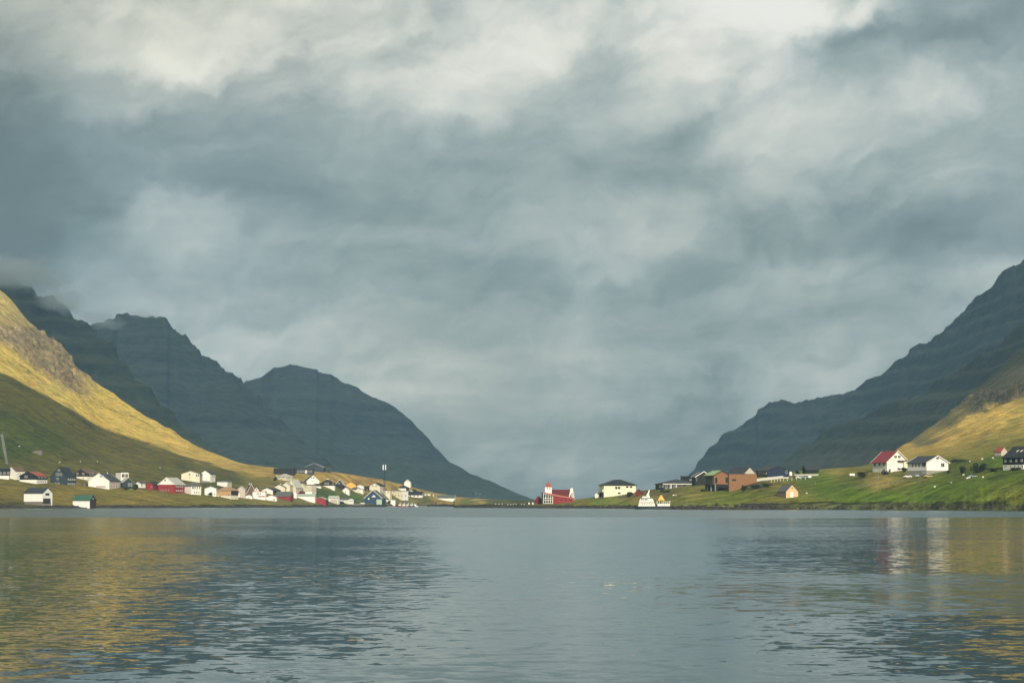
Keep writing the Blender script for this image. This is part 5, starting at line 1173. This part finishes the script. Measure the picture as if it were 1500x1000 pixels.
# ---------------------------------------------------------------- shrubs
leafm = mat('shrub leaves', (.030, .038, .014), .8, .5, 1.5)
bark = mat('shrub bark', (.06, .045, .03), .9, .3)
def shrub(px, py, wpx, hpx, label, name='shrub', n=900):
    p = hit(px, py); m = p.y / F; w, h = wpx * m / 2, hpx * m
    root = empty(name, label, 'bush', p, rng.uniform(0, 3), 'bushes and hedges by the houses'); fol = MB()
    cl = [(rng.uniform(-.7, .7) * w, rng.uniform(-.4, .4) * w, h * rng.uniform(.3, .75), rng.uniform(.3, .55)) for _ in range(9)]
    for i in range(n):
        c = cl[rng.integers(len(cl))]; d = rng.normal(size=3); d /= np.linalg.norm(d); rr_ = rng.uniform(.5, 1.0) ** .5
        q = np.array([c[0] + d[0] * c[3] * w * rr_, c[1] + d[1] * c[3] * w * .8 * rr_, c[2] + d[2] * c[3] * h * .62 * rr_])
        if q[2] < .1: q[2] = rng.uniform(.05, .5)
        a = rng.normal(size=3); a /= np.linalg.norm(a); b = np.cross(a, rng.normal(size=3)); b /= np.linalg.norm(b); s_ = rng.uniform(.14, .30) * (0.6 + h / 8)
        fol.add([q - a * s_, q + b * s_ * .7, q + a * s_, q - b * s_ * .7], [(0, 1, 2, 3)])
    me = bpy.data.meshes.new('foliage'); me.from_pydata([tuple(v) for v in fol.v], [], fol.f); me.materials.append(leafm)
    o = bpy.data.objects.new('foliage', me); C.objects.link(o); o.parent = root
    st = MB()
    for k in range(5):
        c = cl[k]; st.tube((0, 0, -.4), (c[0] * .7, c[1] * .7, c[2]), .10, .04, 5)
    st.build('stem', bark, root)
shrub(1410, 695, 17, 12, 'round dark bush left of the blue grey car')
shrub(1436, 692.5, 24, 16, 'large dark spreading bush in the right meadow', n=1500)
shrub(1453, 691, 20, 6.5, 'long low dark hedge left of the black house')
shrub(1487, 689.5, 22, 5, 'low dark bush in front of the black house base')
shrub(1264, 699.5, 24, 9, 'dark hedge left of the red roofed house', n=1300)
shrub(1296, 695.5, 16, 6, 'low bush at the corner of the red roofed house')
shrub(1324, 691.5, 9, 8, 'bush between the two white houses on the right')
shrub(1389, 693, 7, 5, 'small bush at the right end of the grey stone base')
shrub(1167.5, 696, 12, 8, 'dark bushes left of the black gabled house')
shrub(1090, 719.3, 13, 9, 'dark bush in front of the timber block')
shrub(1104, 716, 20, 7, 'olive hedge running right from the timber block', n=1100)
shrub(1124, 712.5, 24, 5, 'low olive hedge below the white retaining wall', n=1100)
shrub(1404, 678.5, 36, 6, 'dark turf hedge behind the slate roofed white house', n=1500)
shrub(1030, 720, 10, 4, 'low scrub below the pillared timber house')
shrub(975, 722, 16, 6, 'brown scrub below the bungalow verandah')
shrub(923, 727.3, 15, 7, 'green bushes between the pale yellow house and the red gable', n=1100)
shrub(198.5, 718, 9.5, 9, 'dark bush in front of the dark green grey house')
shrub(185, 717, 12, 4, 'low dark bush at the foot of the dark green grey house')
shrub(499.5, 738.6, 13, 5, 'dark bush in front of the low white shed')
shrub(403.5, 704.5, 7, 6, 'bush left of the highest cream house')
shrub(308, 727, 8.5, 6.5, 'small brown rounded bush against the white gable')
shrub(570, 738, 8, 5, 'scrub by the mast foot')
# ---------------------------------------------------------------- shore boulders
def boulders():
    m_ = mat('wet shore rock', (.05, .047, .04), .8, .5, 1.2, bump=.8); vs = []; fs = []; n0 = 0
    bm = bmesh.new(); bmesh.ops.create_icosphere(bm, subdivisions=1, radius=1); bv = np.array([v.co[:] for v in bm.verts]); bf = [tuple(v.index for v in f.verts) for f in bm.faces]; bm.free()
    V_ = []; Fc = []
    for i in range(5200):
        j = rng.integers(30, len(GA) - 30); 
        if abs(j - spit) < 3: continue
        if GA[j] > 0.13 and rng.random() < .75: continue
        d = abs(rng.normal()) * 5 - 1.5; y = gR0[j] + d; a = GA[j]; z = terrain_z(a * y, y) if d > 0 else 0.0
        s_ = rng.uniform(.25, .8) * (1.4 if rng.random() < .06 else 1)
        v = bv * (1 + .45 * rng.normal(size=(len(bv), 1)) * .5) * np.array([s_ * rng.uniform(.8, 1.6), s_, s_ * rng.uniform(.5, .9)]) + np.array([a * y, y, max((z or 0), -.1) + s_ * .15])
        V_.append(v); Fc += [tuple(k + n0 for k in f) for f in bf]; n0 += len(bv)
    me = bpy.data.meshes.new('shore_rocks'); me.from_pydata(np.concatenate(V_).tolist(), [], Fc); me.materials.append(m_)
    o = bpy.data.objects.new('shore_rocks', me); C.objects.link(o); tag(o, kind='stuff', label='dark wet rocks heaped along the waterline', cat='rocks')
boulders()
print('THINGS', len([o for o in bpy.data.objects if o.get('category')]))
HAZE = 5.6e-5
haze()
